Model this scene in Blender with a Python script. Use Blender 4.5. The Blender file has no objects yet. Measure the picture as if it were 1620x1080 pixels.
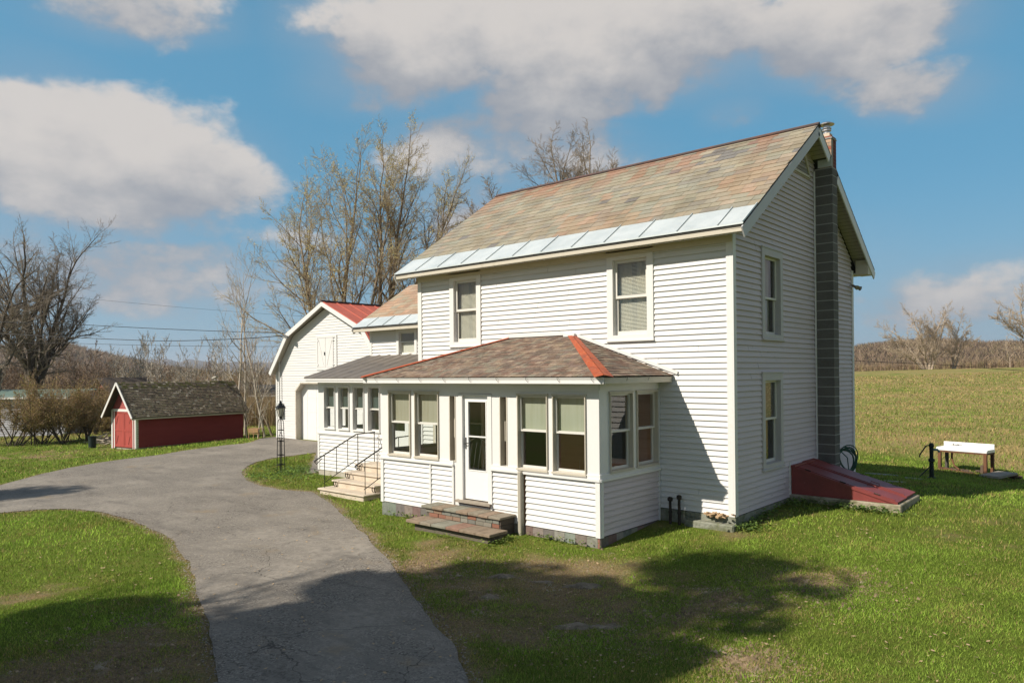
import bpy, math, random
import numpy as np
from mathutils import Vector, Matrix
from mathutils.geometry import delaunay_2d_cdt
random.seed(7); rng = np.random.default_rng(7)
R_ = math.radians
scene = bpy.context.scene
COL = bpy.data.collections.new("place"); scene.collection.children.link(COL)

# ------------------------------------------------------------------ camera
CF, CYAW, CPIT, CROL, CSY = 1150.44, 0.7163, 0.0046, -0.0089, 44.77
CC = np.array([5.3789, -12.0121, 2.5113])
_cy, _sy, _cp, _sp, _cr, _sr = math.cos(CYAW), math.sin(CYAW), math.cos(CPIT), math.sin(CPIT), math.cos(CROL), math.sin(CROL)
cF = np.array([-_sy*_cp, _cy*_cp, _sp]); _R0 = np.array([_cy, _sy, 0.]); _U0 = np.cross(_R0, cF)
cR = _cr*_R0 + _sr*_U0; cU = -_sr*_R0 + _cr*_U0
cd = bpy.data.cameras.new("camera"); cam = bpy.data.objects.new("camera", cd); COL.objects.link(cam)
cd.sensor_width = 36; cd.lens = CF*36/1620; cd.shift_y = CSY/1620; cd.clip_end = 20000; cd.clip_start = .05
M = Matrix.Identity(4)
for i in range(3):
    M[i][0], M[i][1], M[i][2], M[i][3] = cR[i], cU[i], -cF[i], CC[i]
cam.matrix_world = M; scene.camera = cam
def ray(px, py): return cF + cR*(px-810)/CF + cU*((540+CSY)-py)/CF
def far(px, py, dep):            # surveyed point at a depth
    r = ray(px, py); return CC + r*dep
# ------------------------------------------------------------------ ground height
_ctl = [(-4.2,-3.3,-.42),(0,0,-.2),(0,6.8,-.06),(-1.46,-2.1,-.45),(-7.1,-2.1,-.54),(-13.2,.6,-.46),(-10.5,-1.4,-.52),(-25.4,6.5,-.42),(-19,6.2,-.42),(-16,3,-.46),
        (-30.7,2.3,-.95),(-34.4,1.7,-1.05),(-31.9,8.3,-.9),(0,-8,-.55),(5,-12,-.5),(-4,-5,-.55),(-9,-7,-.6),(-14,-7,-.66),(2,2.6,-.1),(1.6,9,-.3),(1.7,6.0,-.06),(0,12,-.52),(3.5,12,-.72),(7,12,-.8),(2,15,-.62),(-4,12,-.5),(8,8,-.35),
        (5,5,-.08),(8,0,-.25),(-20,-3,-.68),(-24,0,-.7),(-8,3,-.3),(-4,-9,-.55),(3,-3,-.35)]
def _base(x, y):
    xs = 15 - np.logaddexp(0, (15-np.maximum(x, -3000))*.2)/.2
    xs = np.maximum(xs, -60)
    ys = np.clip(y, -14, 12)
    return -.35 + .02*xs + .02*ys
_ca = np.array(_ctl, float)
_d2 = ((_ca[:, None, :2]-_ca[None, :, :2])**2).sum(-1)
_w = np.linalg.solve(np.exp(-_d2/(2*3.6**2)) + np.eye(len(_ca))*.02, _ca[:, 2]-_base(_ca[:, 0], _ca[:, 1]))
def _ss(t): t = np.clip(t, 0, 1); return t*t*(3-2*t)
def H(x, y):
    x = np.asarray(x, float); y = np.asarray(y, float)
    z = _base(x, y)
    g = np.zeros_like(z)
    for (cx, cy, _), w in zip(_ctl, _w): g = g + w*np.exp(-((x-cx)**2+(y-cy)**2)/(2*3.6**2))
    z = z + g
    dist = np.hypot(x-5, y+12)
    sx = _ss((x + .45*y + 45)/30)
    field = 2.95*_ss((y-14)/90)**.9*sx*(1-_ss((y-125)/160)*.9)
    valley = -5*_ss((dist-48)/200)*(1-sx)
    roll = .05*np.sin(x*.11+.6)*np.sin(y*.09+.3)*_ss((dist-14)/20)
    return z + field + valley + roll
def Hf(x, y): return float(H(x, y))
def gpt(px, py):                 # surveyed pixel -> ground point
    r = ray(px, py); z = -.4
    for _ in range(30):
        t = (z-CC[2])/r[2]; p = CC + r*t; z = Hf(p[0], p[1])
    return (float(p[0]), float(p[1]), z)
def fpt(px, dep):                # ground point under an image column at a depth
    p = far(px, 590, dep); return (float(p[0]), float(p[1]), Hf(p[0], p[1]))

# ------------------------------------------------------------------ mesh builder
class MB:
    def __init__(s): s.v = []; s.f = []; s.c = []; s.cur = None
    def vert(s, p):
        s.v.append((float(p[0]), float(p[1]), float(p[2]))); s.c.append(s.cur); return len(s.v)-1
    def poly(s, pts): s.f.append([s.vert(p) for p in pts])
    def box(s, x0, x1, y0, y1, z0, z1): s.obox(Vector((0,0,0)), Vector((1,0,0)), Vector((0,1,0)), x0, x1, y0, y1, z0, z1)
    def obox(s, O, u, n, u0, u1, n0, n1, z0, z1):
        w = Vector((0,0,1)); O = Vector(O); c = []
        for z in (z0, z1):
            for (a, b) in ((u0,n0),(u1,n0),(u1,n1),(u0,n1)):
                c.append(s.vert(O + u*a + n*b + w*z))
        fl = [(0,3,2,1),(4,5,6,7),(0,1,5,4),(1,2,6,5),(2,3,7,6),(3,0,4,7)]
        flip = (u.cross(n)).z < 0
        if u0 > u1: flip = not flip
        if n0 > n1: flip = not flip
        for q in fl:
            q = [c[i] for i in q]
            s.f.append(q[::-1] if flip else q)
    def beam(s, a, b, w, h, up=Vector((0,0,1))):
        a, b = Vector(a), Vector(b); d = (b-a).normalized(); sd = d.cross(Vector(up)).normalized(); u2 = sd.cross(d)
        c = []
        for p in (a, b):
            for (i, j) in ((-1,-1),(1,-1),(1,1),(-1,1)): c.append(s.vert(p + sd*(i*w/2) + u2*(j*h/2)))
        for q in ((0,1,2,3),(7,6,5,4),(0,4,5,1),(1,5,6,2),(2,6,7,3),(3,7,4,0)): s.f.append([c[i] for i in q])
    def tube(s, pts, r, n=8, cap=True):
        pts = [Vector(p) for p in pts]; rr = r if hasattr(r, '__len__') else [r]*len(pts)
        prev = None; rings = []
        for i, p in enumerate(pts):
            d = (pts[min(i+1, len(pts)-1)] - pts[max(i-1, 0)]).normalized()
            if prev is None:
                a = Vector((0,0,1)) if abs(d.z) < .9 else Vector((1,0,0))
                u = d.cross(a).normalized()
            else: u = (prev - d*prev.dot(d)).normalized()
            prev = u; w = d.cross(u)
            rings.append([s.vert(p + (u*math.cos(2*math.pi*k/n) + w*math.sin(2*math.pi*k/n))*rr[i]) for k in range(n)])
        for a, b in zip(rings, rings[1:]):
            for k in range(n): s.f.append([a[k], a[(k+1)%n], b[(k+1)%n], b[k]])
        if cap: s.f.append(rings[0][::-1]); s.f.append(rings[-1])
    def lathe(s, O, prof, n=16):      # prof: (r,z)
        rings = [[s.vert((O[0]+r*math.cos(2*math.pi*k/n), O[1]+r*math.sin(2*math.pi*k/n), O[2]+z)) for k in range(n)] for r, z in prof]
        for a, b in zip(rings, rings[1:]):
            for k in range(n): s.f.append([a[k], a[(k+1)%n], b[(k+1)%n], b[k]])
        s.f.append(rings[0][::-1]); s.f.append(rings[-1])
    def prism(s, poly, off):          # polygon (3d) extruded by vector
        off = Vector(off); a = [s.vert(p) for p in poly]; b = [s.vert(Vector(p)+off) for p in poly]; n = len(a)
        s.f.append(a[::-1]); s.f.append(b)
        for k in range(n): s.f.append([a[k], a[(k+1)%n], b[(k+1)%n], b[k]])
    def build(s, name, mat, parent=None, loc=None, smooth=False, bevel=0):
        off = np.zeros(3)
        if parent is not None:
            p = parent
            while p is not None: off += np.array(p.location); p = p.parent
        elif loc is not None: off = np.array(loc, float)
        me = bpy.data.meshes.new(name)
        V = np.array(s.v, float).reshape(-1, 3) - off
        me.from_pydata(V.tolist(), [], s.f)
        if any(c is not None for c in s.c):
            at = me.color_attributes.new("Col", 'FLOAT_COLOR', 'POINT')
            arr = np.array([(1,1,1,1) if c is None else (c[0], c[1], c[2], 1) for c in s.c], np.float32)
            at.data.foreach_set('color', arr.ravel())
        if smooth: me.polygons.foreach_set('use_smooth', [True]*len(me.polygons))
        me.update()
        return link(name, me, mat, parent, loc, bevel)
def link(name, me, mat, parent=None, loc=None, bevel=0):
    o = bpy.data.objects.new(name, me); COL.objects.link(o)
    if mat is not None: me.materials.append(mat)
    if parent is not None: o.parent = parent
    elif loc is not None: o.location = loc
    if bevel:
        b = o.modifiers.new("bevel", 'BEVEL'); b.width = bevel; b.segments = 1; b.limit_method = 'ANGLE'
    return o
def tag(o, label, cat, group=None):
    o['label'] = label; o['category'] = cat
    if group: o['group'] = group
    return o
def thing(name, loc, label, cat, group=None):
    o = bpy.data.objects.new(name, None); COL.objects.link(o); o.location = loc; o.empty_display_size = .2
    return tag(o, label, cat, group)
def kind(o, k): o['kind'] = k; return o
def npmesh(name, V, F, mat, parent=None, loc=None, cols=None, off=(0,0,0)):
    V = np.asarray(V, np.float32) - np.asarray(off, np.float32); F = np.asarray(F, np.int32)
    me = bpy.data.meshes.new(name); n = F.shape[1]
    me.vertices.add(len(V)); me.vertices.foreach_set('co', V.ravel())
    me.loops.add(F.size); me.loops.foreach_set('vertex_index', F.ravel())
    me.polygons.add(len(F)); me.polygons.foreach_set('loop_start', np.arange(0, F.size, n, dtype=np.int32))
    me.polygons.foreach_set('loop_total', np.full(len(F), n, np.int32))
    if cols is not None:
        at = me.color_attributes.new("Col", 'FLOAT_COLOR', 'POINT')
        at.data.foreach_set('color', np.concatenate([cols, np.ones((len(cols), 1))], 1).astype(np.float32).ravel())
    me.update(calc_edges=True)
    return link(name, me, mat, parent, loc)

# ------------------------------------------------------------------ materials
def lin(c):
    return tuple((x/255/12.92 if x/255 <= .04045 else ((x/255+.055)/1.055)**2.4) for x in c)
def mat(name, base, rough=.7, metal=0, var=(), bump=None, attr=False, attr_mix=1., spec=.3, translucent=0, emis=None, alpha=None, coord='Object'):
    """var: list of (scale, colour, lo, hi, stretch xyz) noise layers mixed over the base"""
    m = bpy.data.materials.new(name); m.use_nodes = True; nt = m.node_tree; N = nt.nodes; L = nt.links
    b = N['Principled BSDF']; b.inputs['Roughness'].default_value = rough; b.inputs['Metallic'].default_value = metal
    b.inputs['Specular IOR Level'].default_value = spec
    tc = N.new('ShaderNodeTexCoord')
    if attr:
        a = N.new('ShaderNodeAttribute'); a.attribute_name = 'Col'; cur = a.outputs['Color']
        if base is not None:
            mx = N.new('ShaderNodeMix'); mx.data_type = 'RGBA'; mx.blend_type = 'MULTIPLY'; mx.inputs[0].default_value = 1
            L.new(cur, mx.inputs['A']); mx.inputs['B'].default_value = (*base, 1); cur = mx.outputs['Result']
    else:
        r = N.new('ShaderNodeRGB'); r.outputs[0].default_value = (*base, 1); cur = r.outputs[0]
    for v in var:
        sc, c2, lo, hi = v[:4]; st = v[4] if len(v) > 4 else (1,1,1); mode = v[5] if len(v) > 5 else 'MIX'
        mp = N.new('ShaderNodeMapping'); mp.inputs['Scale'].default_value = st; L.new(tc.outputs[coord], mp.inputs[0])
        nz = N.new('ShaderNodeTexNoise'); nz.inputs['Scale'].default_value = sc; nz.inputs['Detail'].default_value = 7; nz.inputs['Roughness'].default_value = .62
        L.new(mp.outputs[0], nz.inputs['Vector'])
        mr = N.new('ShaderNodeMapRange'); mr.inputs['From Min'].default_value = lo; mr.inputs['From Max'].default_value = hi; L.new(nz.outputs[0], mr.inputs['Value'])
        mx = N.new('ShaderNodeMix'); mx.data_type = 'RGBA'; mx.blend_type = mode
        L.new(mr.outputs[0], mx.inputs[0]); L.new(cur, mx.inputs['A']); mx.inputs['B'].default_value = (*c2, 1); cur = mx.outputs['Result']
    L.new(cur, b.inputs['Base Color'])
    if bump:
        nz = N.new('ShaderNodeTexNoise'); nz.inputs['Scale'].default_value = bump[0]; nz.inputs['Detail'].default_value = 6; L.new(tc.outputs[coord], nz.inputs['Vector'])
        bp = N.new('ShaderNodeBump'); bp.inputs['Strength'].default_value = bump[1]; bp.inputs['Distance'].default_value = bump[2] if len(bump) > 2 else .02
        L.new(nz.outputs[0], bp.inputs['Height']); L.new(bp.outputs[0], b.inputs['Normal'])
    if translucent:
        t = N.new('ShaderNodeBsdfTranslucent'); L.new(cur, t.inputs[0]); mxs = N.new('ShaderNodeMixShader'); mxs.inputs[0].default_value = translucent
        L.new(b.outputs[0], mxs.inputs[1]); L.new(t.outputs[0], mxs.inputs[2]); L.new(mxs.outputs[0], N['Material Output'].inputs[0])
    m.diffuse_color = (*(base or (.5,.5,.5)), 1)
    return m
def glassmat(name, tint=(.9,.93,.92), ior=1.75, minr=0.0):
    m = bpy.data.materials.new(name); m.use_nodes = True; nt = m.node_tree; N = nt.nodes; L = nt.links; N.remove(N['Principled BSDF'])
    fr = N.new('ShaderNodeFresnel'); geo = N.new('ShaderNodeNewGeometry'); mi = N.new('ShaderNodeMix'); mi.data_type = 'FLOAT'; mi.inputs[2].default_value = ior; mi.inputs[3].default_value = 1/ior
    L.new(geo.outputs['Backfacing'], mi.inputs[0]); L.new(mi.outputs[0], fr.inputs[0])
    t = N.new('ShaderNodeBsdfTransparent'); t.inputs[0].default_value = (*tint, 1)
    g = N.new('ShaderNodeBsdfGlossy'); g.inputs['Roughness'].default_value = .015; g.inputs[0].default_value = (.95,.95,.95,1)
    tc = N.new('ShaderNodeTexCoord'); nz = N.new('ShaderNodeTexNoise'); nz.inputs['Scale'].default_value = 1.6; L.new(tc.outputs['Object'], nz.inputs['Vector'])
    bp = N.new('ShaderNodeBump'); bp.inputs['Strength'].default_value = .05; bp.inputs['Distance'].default_value = .02; L.new(nz.outputs[0], bp.inputs['Height']); L.new(bp.outputs[0], g.inputs['Normal'])
    mx = N.new('ShaderNodeMixShader'); L.new(fr.outputs[0], mx.inputs[0]); L.new(t.outputs[0], mx.inputs[1]); L.new(g.outputs[0], mx.inputs[2])
    L.new(mx.outputs[0], N['Material Output'].inputs[0]); return m
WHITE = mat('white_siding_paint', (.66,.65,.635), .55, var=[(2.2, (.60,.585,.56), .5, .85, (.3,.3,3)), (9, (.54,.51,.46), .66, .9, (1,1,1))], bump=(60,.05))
WHITE2 = mat('weathered_shade_toned_siding', (.57,.505,.53), .6, var=[(1.2, (.53,.465,.46), .42, .75, (.5,.5,2)), (9, (.27,.25,.24), .64, .74, (.4,.4,3))], bump=(60,.05))  # base darkened and tinted as shade on gable and porch side; speckle is staining
TRIM = mat('white_trim_paint', (.68,.67,.65), .5, var=[(5, (.66,.62,.56), .58, .85)], bump=(80,.04))
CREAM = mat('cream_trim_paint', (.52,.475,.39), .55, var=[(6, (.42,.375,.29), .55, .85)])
SASH = mat('sash_paint', (.64,.62,.57), .45, var=[(12, (.58,.54,.46), .6, .85)])
DOORW = mat('white_door_enamel', (.74,.735,.72), .3, spec=.5)
GLASS = glassmat('window_glass'); GLASSD = glassmat('storm_glass', (.72,.75,.74), 1.9)
ROOM = mat('room_wallpaper', (.10,.085,.07), .9)
SHADE = mat('olive_roller_shade', (.36,.34,.265), .8, var=[(3, (.28,.26,.18), .4, .8, (6,6,.3))])
SHADEG = mat('sage_roller_shade', (.38,.385,.30), .8, var=[(3, (.31,.32,.22), .4, .8, (6,6,.3))])
SHADET = mat('teal_roller_shade', (.06,.09,.085), .8, var=[(3, (.035,.05,.05), .4, .8, (6,6,.3))])
BLIND = mat('cream_blind', (.78,.74,.63), .6, translucent=.25)
CURT = mat('lace_curtain', (.62,.58,.5), .9, translucent=.3)
SLATE = mat('roof_slate', (1,1,1), .75, attr=True, var=[(1.6, (.72,.66,.6), .4, .75, (1,1,1), 'MULTIPLY'), (30, (.75,.73,.7), .5, .8, (1,1,1), 'MULTIPLY')], bump=(45,.25,.01), spec=.25)
SHING = mat('weathered_wood_shingle', (1,1,1), .9, attr=True, var=[(20, (.6,.55,.5), .45, .75, (1,1,1), 'MULTIPLY')], bump=(50,.5,.01))
METALW = mat('galvanised_eave_flashing', (.62,.66,.66), .42, .25, var=[(2.2, (.47,.52,.53), .4, .75), (9,(.55,.52,.47),.62,.85)], spec=.5)
REDM = mat('red_metal_roofing', (.60,.15,.095), .4, .1, var=[(3, (.50,.12,.075), .45, .8)], spec=.5)
REDFL = mat('rusty_red_flashing', (.40,.085,.032), .6, .1, var=[(4, (.20,.06,.04), .5, .72), (14, (.5,.16,.07), .5, .8)])
GREYM = mat('brown_grey_metal_roofing', (.19,.165,.14), .5, .2, var=[(2.5, (.11,.10,.09), .45, .75), (8,(.24,.2,.16),.55,.8)])
RIDGE = mat('ridge_iron', (.085,.062,.055), .6, .3, var=[(5, (.15,.07,.05), .45, .7)])
BLOCK = mat('concrete_block', (.125,.12,.11), .9, var=[(3, (.095,.09,.082), .4, .7), (40, (.17,.165,.15), .55, .8)], bump=(70,.4,.01))
MORT = mat('mortar', (.28,.275,.26), .95)
BRICK = mat('brick', (1,1,1), .9, attr=True, bump=(50,.4,.01))
STEEL = mat('flue_steel', (.55,.52,.5), .35, .9, var=[(6, (.3,.22,.16), .5, .8)])
CONC = mat('concrete', (.42,.385,.32), .9, var=[(4, (.32,.285,.225), .4, .7), (25, (.46,.43,.36), .5, .8)], bump=(60,.3,.01))
CONCW = mat('warm_precast_concrete', (.56,.48,.38), .85, var=[(4, (.46,.38,.29), .4, .72), (30, (.62,.55,.45), .5, .8)], bump=(60,.25,.01))
MOSS = mat('mossy_foundation_stone', (.24,.245,.20), .95, var=[(5, (.12,.13,.07), .42, .65), (9, (.36,.29,.18), .58, .75)], bump=(18,.8,.03))
STONE = mat('flagstone', (1,1,1), .9, attr=True, var=[(8, (.6,.58,.55), .45, .75, (1,1,1), 'MULTIPLY')], bump=(35,.5,.01))
ROCK = mat('bedrock', (.25,.20,.145), .95, var=[(5, (.13,.105,.075), .4, .62), (12, (.33,.27,.2), .5, .75)], bump=(12,1,.04))
REDW = mat('red_clapboard', (.225,.036,.032), .75, var=[(3, (.20,.03,.027), .4, .7, (.4,.4,2)), (30, (.32,.09,.08), .66, .8, (.6,.6,3))])
REDD = mat('faded_red_door_boards', (.38,.07,.055), .75, var=[(4, (.29,.055,.045), .4, .7, (2,2,.4))])
REDB = mat('bulkhead_red_steel', (.22,.042,.036), .5, var=[(3, (.165,.034,.03), .4, .7), (26, (.33,.14,.115), .64, .75)], spec=.45)
BLACK = mat('black_iron', (.02,.021,.022), .45, .5)
PIPE = mat('rusty_pipe', (.035,.03,.026), .7, .3, var=[(20, (.10,.06,.04), .5, .7)])
HOSE = mat('green_hose', (.03,.085,.06), .4)
PORC = mat('white_porcelain', (.86,.86,.84), .2, spec=.6)
WOODR = mat('rusty_brown_wood', (.16,.075,.04), .9, var=[(9, (.08,.045,.03), .45, .7, (1,1,.3))], bump=(50,.3,.01))
WOODG = mat('grey_weathered_wood', (.30,.26,.21), .9, var=[(9, (.19,.16,.13), .45, .7, (1,1,.3))], bump=(50,.3,.01))
WOODT = mat('tan_wood', (.36,.21,.11), .85, var=[(9, (.25,.14,.07), .45, .7)])
TANSID = mat('porch_inner_brown_boards', (.52,.30,.17), .8, var=[(6, (.42,.23,.12), .45, .7, (.3,1,2))])
CARPET = mat('porch_floor', (.38,.17,.10), .95, var=[(3, (.30,.13,.08), .4, .7)])
BARK = mat('grey_bark', (.26,.205,.145), .95, var=[(6, (.15,.115,.08), .42, .68), (2.2, (.33,.27,.2), .5, .75)], bump=(14,.7,.04))
TWIG = mat('brown_twig', (.33,.265,.18), .9)
BARKW = mat('pale_birch_bark', (.44,.39,.32), .9, var=[(6, (.24,.2,.16), .5, .72)])
BARKD = mat('dark_bark', (.12,.096,.072), .95, var=[(6, (.045,.038,.03), .42, .68)], bump=(14,.7,.04))
TWIGD = mat('dark_twig', (.20,.155,.11), .9)
TWIGM = mat('grey_brown_twig', (.26,.215,.165), .9)
BUD = mat('pale_yellow_bud', (1,1,1), .8, attr=True, translucent=.35)
LEAF = mat('leaf', (1,1,1), .7, attr=True, translucent=.3)
GRASS = mat('grass_blade', (1,1,1), .75, attr=True, translucent=.25, spec=.15)
WIRE = mat('black_cable', (.015,.015,.016), .6)

# ------------------------------------------------------------------ building helpers
class Fr:                         # wall frame: origin, u along the wall (left to right seen from outside), n outward
    def __init__(s, O, u, n): s.O = Vector(O); s.u = Vector(u).normalized(); s.n = Vector(n).normalized()
    def p(s, u, n, z): return s.O + s.u*u + s.n*n + Vector((0,0,z))
    def box(s, mb, u0, u1, n0, n1, z0, z1): mb.obox(s.O, s.u, s.n, u0, u1, n0, n1, z0, z1)
def siding(mb, fr, u0, u1, z0, z1, openings=(), lap=.1027, lim=None, t=.019):
    k = 0; z = z0
    while z < z1-.005:
        zt = min(z+lap, z1)
        def L(zz): return lim(zz) if lim else (u0, u1)
        a0, b0 = L(z); a1, b1 = L(zt)
        if b0-a0 < .02: break
        cuts = sorted([(o[0], o[1]) for o in openings if o[2] < (z+zt)/2 < o[3]])
        segs = []; s0 = None
        cur = None; edges = [None]+[c for c in cuts]+[None]
        for i in range(len(cuts)+1):
            l = (a0, a1) if i == 0 else (cuts[i-1][1],)*2
            r = (b0, b1) if i == len(cuts) else (cuts[i][0],)*2
            if r[0]-l[0] > .01: segs.append((l, r))
        j = random.uniform(-.0015, .0015); sg2 = []
        for l, r in segs:
            if r[0]-l[0] > 2.2 and l[0] == l[1] and r[0] == r[1]:
                m_ = random.uniform(l[0]+.5, r[0]-.5); sg2 += [(l, (m_-.002, m_-.002)), ((m_+.002, m_+.002), r)]
            else: sg2.append((l, r))
        for l, r in sg2:
            j = random.uniform(-.002, .002)
            P = [fr.p(l[0], t+j, z), fr.p(r[0], t+j, z), fr.p(max(r[1], l[1]), -.012, zt+.012), fr.p(l[1], -.012, zt+.012)]
            mb.poly(P); mb.poly([fr.p(l[0], -.012, z+.004), fr.p(r[0], -.012, z+.004), fr.p(r[0], t+j, z), fr.p(l[0], t+j, z)])
        z = zt
def panelwall(mb, fr, u0, u1, z0, z1, openings, t=.1, n=0):
    us = sorted({u0, u1, *[o[0] for o in openings], *[o[1] for o in openings]}); zs = sorted({z0, z1, *[o[2] for o in openings], *[o[3] for o in openings]})
    us = [u for u in us if u0 <= u <= u1]; zs = [z for z in zs if z0 <= z <= z1]
    def op(i, j):
        if i < 0 or j < 0 or i >= len(us)-1 or j >= len(zs)-1: return None
        uc = (us[i]+us[i+1])/2; zc = (zs[j]+zs[j+1])/2
        return any(o[0] < uc < o[1] and o[2] < zc < o[3] for o in openings)
    for i in range(len(us)-1):
        for j in range(len(zs)-1):
            a, b, c, d = us[i], us[i+1], zs[j], zs[j+1]
            if op(i, j): continue
            mb.poly([fr.p(a,n,c), fr.p(b,n,c), fr.p(b,n,d), fr.p(a,n,d)]); mb.poly([fr.p(a,n-t,d), fr.p(b,n-t,d), fr.p(b,n-t,c), fr.p(a,n-t,c)])
            if op(i-1, j) is not False: mb.poly([fr.p(a,n,c), fr.p(a,n,d), fr.p(a,n-t,d), fr.p(a,n-t,c)])
            if op(i+1, j) is not False: mb.poly([fr.p(b,n-t,c), fr.p(b,n-t,d), fr.p(b,n,d), fr.p(b,n,c)])
            if op(i, j-1) is not False: mb.poly([fr.p(a,n-t,c), fr.p(b,n-t,c), fr.p(b,n,c), fr.p(a,n,c)])
            if op(i, j+1) is not False: mb.poly([fr.p(a,n,d), fr.p(b,n,d), fr.p(b,n-t,d), fr.p(a,n-t,d)])
def frame4(mb, fr, u0, u1, z0, z1, w, n0, n1, wt=None, wb=None):
    wt = wt or w; wb = wb or w
    fr.box(mb, u0, u0+w, n0, n1, z0, z1); fr.box(mb, u1-w, u1, n0, n1, z0, z1)
    fr.box(mb, u0+w, u1-w, n0, n1-.001, z1-wt, z1); fr.box(mb, u0+w, u1-w, n0, n1-.001, z0, z0+wb)
def window(parent, fr, u0, u1, z0, z1, cas=.10, n=0, meet=None, up=None, low=None, sash=.04, cmat=None, glass=None, blinds=False, curtain=False, capn=.05, rec=.03):
    """a double-hung window: outer casing u0..u1,z0..z1; returns the window object"""
    mb = MB(); cw = cas
    frame4(mb, fr, u0, u1, z0, z1, cw, n-.02, n+.035, wt=cw*1.1, wb=cw*.7)
    fr.box(mb, u0-.015, u1+.015, n-.02, n+capn, z1, z1+.025)
    fr.box(mb, u0-.015, u1+.015, n-.02, n+capn+.01, z0-.03, z0)
    # jamb reveal
    a, b, c, d = u0+cw, u1-cw, z0+cw*.7, z1-cw*1.1
    fr.box(mb, a-.012, a+.003, n-.12, n-.021, c-.01, d+.01); fr.box(mb, b-.003, b+.012, n-.12, n-.021, c-.01, d+.01)
    fr.box(mb, a+.003, b-.003, n-.12, n-.021, d-.003, d+.012); fr.box(mb, a+.003, b-.003, n-.12, n-.021, c-.012, c+.003)
    w = mb.build('window', cmat or TRIM, parent)
    m = meet if meet else (c+d)/2
    s1 = MB(); frame4(s1, fr, a+.004, b-.004, m-.02, d-.004, sash, n-rec-.03, n-rec); s1.build('upper_sash', SASH, w)
    s2 = MB(); frame4(s2, fr, a+.004, b-.004, c+.004, m+.022, sash, n-rec-.065, n-rec-.035, wb=sash*1.4); s2.build('lower_sash', SASH, w)
    g = MB(); g.poly([fr.p(a+sash, n-rec-.015, m+.02), fr.p(b-sash, n-rec-.015, m+.02), fr.p(b-sash, n-rec-.015, d-sash), fr.p(a+sash, n-rec-.015, d-sash)]); g.build('pane', glass or GLASS, w)
    g = MB(); g.poly([fr.p(a+sash, n-rec-.05, c+sash), fr.p(b-sash, n-rec-.05, c+sash), fr.p(b-sash, n-rec-.05, m-.018), fr.p(a+sash, n-rec-.05, m-.018)]); g.build('pane', glass or GLASS, w)
    if up:
        s = MB(); fr.box(s, a+.015, b-.015, n-.117, n-.112, m-.03, d); s.build('roller_shade', up, w)
    if low:
        s = MB(); fr.box(s, a+.015, b-.015, n-.117, n-.112, c, m-.03); s.build('roller_shade', low, w)
    if blinds:
        s = MB(); zz = c+.04; fr.box(s, a+.02, b-.02, n-.15, n-.12, d-.05, d-.01)
        while zz < d-.05:
            s.poly([fr.p(a+.02, n-.125, zz), fr.p(b-.02, n-.125, zz), fr.p(b-.02, n-.148, zz+.019), fr.p(a+.02, n-.148, zz+.019)]); zz += .026
        s.build('venetian_blind', BLIND, w)
    if curtain:
        s = MB(); nn = 40
        for k in range(nn):
            uu = a+.01+(b-a-.02)*k/nn; uv = a+.01+(b-a-.02)*(k+1)/nn
            f1 = n-.2+.015*math.sin(k*1.7); f2 = n-.2+.015*math.sin((k+1)*1.7)
            if .40 < (k+.5)/nn < .52: continue
            s.poly([fr.p(uu,f1,c), fr.p(uv,f2,c), fr.p(uv,f2,d), fr.p(uu,f1,d)])
        s.build('curtain', CURT, w)
    return w
def tiles(mb, eL, eR, tL, tR, course, width, thick, colf, jitter=.3, under=True, inset=0):
    eL, eR, tL, tR = map(Vector, (eL, eR, tL, tR))
    nrm = (eR-eL).cross(tL-eL).normalized()
    if nrm.z < 0: nrm = -nrm
    slope = ((tL+tR)/2-(eL+eR)/2).length if (tR-tL).length > .1 else abs((tL-eL).dot(nrm.cross((eR-eL).normalized())))
    udir = (eR-eL).normalized(); nr = max(1, round(slope/course))
    for r in range(nr):
        t0, t1 = r/nr, min(1, (r+1.25)/nr)
        A, B = eL.lerp(tL, t0), eR.lerp(tR, t0); C, D = eL.lerp(tL, t1), eR.lerp(tR, t1)
        uA, uB = (A-eL).dot(udir), (B-eL).dot(udir); uC, uD = (C-eL).dot(udir), (D-eL).dot(udir)
        base0 = A - udir*uA; base1 = C - udir*uC
        u = uA - (width*.5 if r % 2 else 0) - random.uniform(0, .1)*width
        while u < uB:
            w = width*random.uniform(1-jitter, 1+jitter); v = u+w-.004
            a0, b0 = max(u, uA), min(v, uB); a1, b1 = max(u, uC), min(v, uD)
            if b0-a0 > .02:
                if b1 < a1: a1 = b1 = min(max((a0+b0)/2, uC), uD) if uD > uC else (uC+uD)/2
                th = thick*random.uniform(.8, 1.3); dz = random.uniform(-1, 1)*course*.03
                sv = (base1-base0).normalized()*dz
                p0 = base0+udir*a0+nrm*th+sv; p1 = base0+udir*b0+nrm*th+sv; p2 = base1+udir*b1+nrm*.002; p3 = base1+udir*a1+nrm*.002
                mb.cur = colf((a0+b0)/2, r/nr, p0)
                i = [mb.vert(p) for p in (p0, p1, p2, p3, base0+udir*a0+sv-nrm*.003, base0+udir*b0+sv-nrm*.003)]
                mb.f.append(i[:4]); mb.f.append([i[4], i[5], i[1], i[0]])
                mb.f.append([i[0], i[3], i[4]]); mb.f.append([i[1], i[5], i[2]])
            u += w
    mb.cur = None
def jit(c, a):
    k = random.uniform(1-a, 1+a); return tuple(max(.005, x*k*random.uniform(1-a*.2, 1+a*.2)) for x in c)

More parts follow.
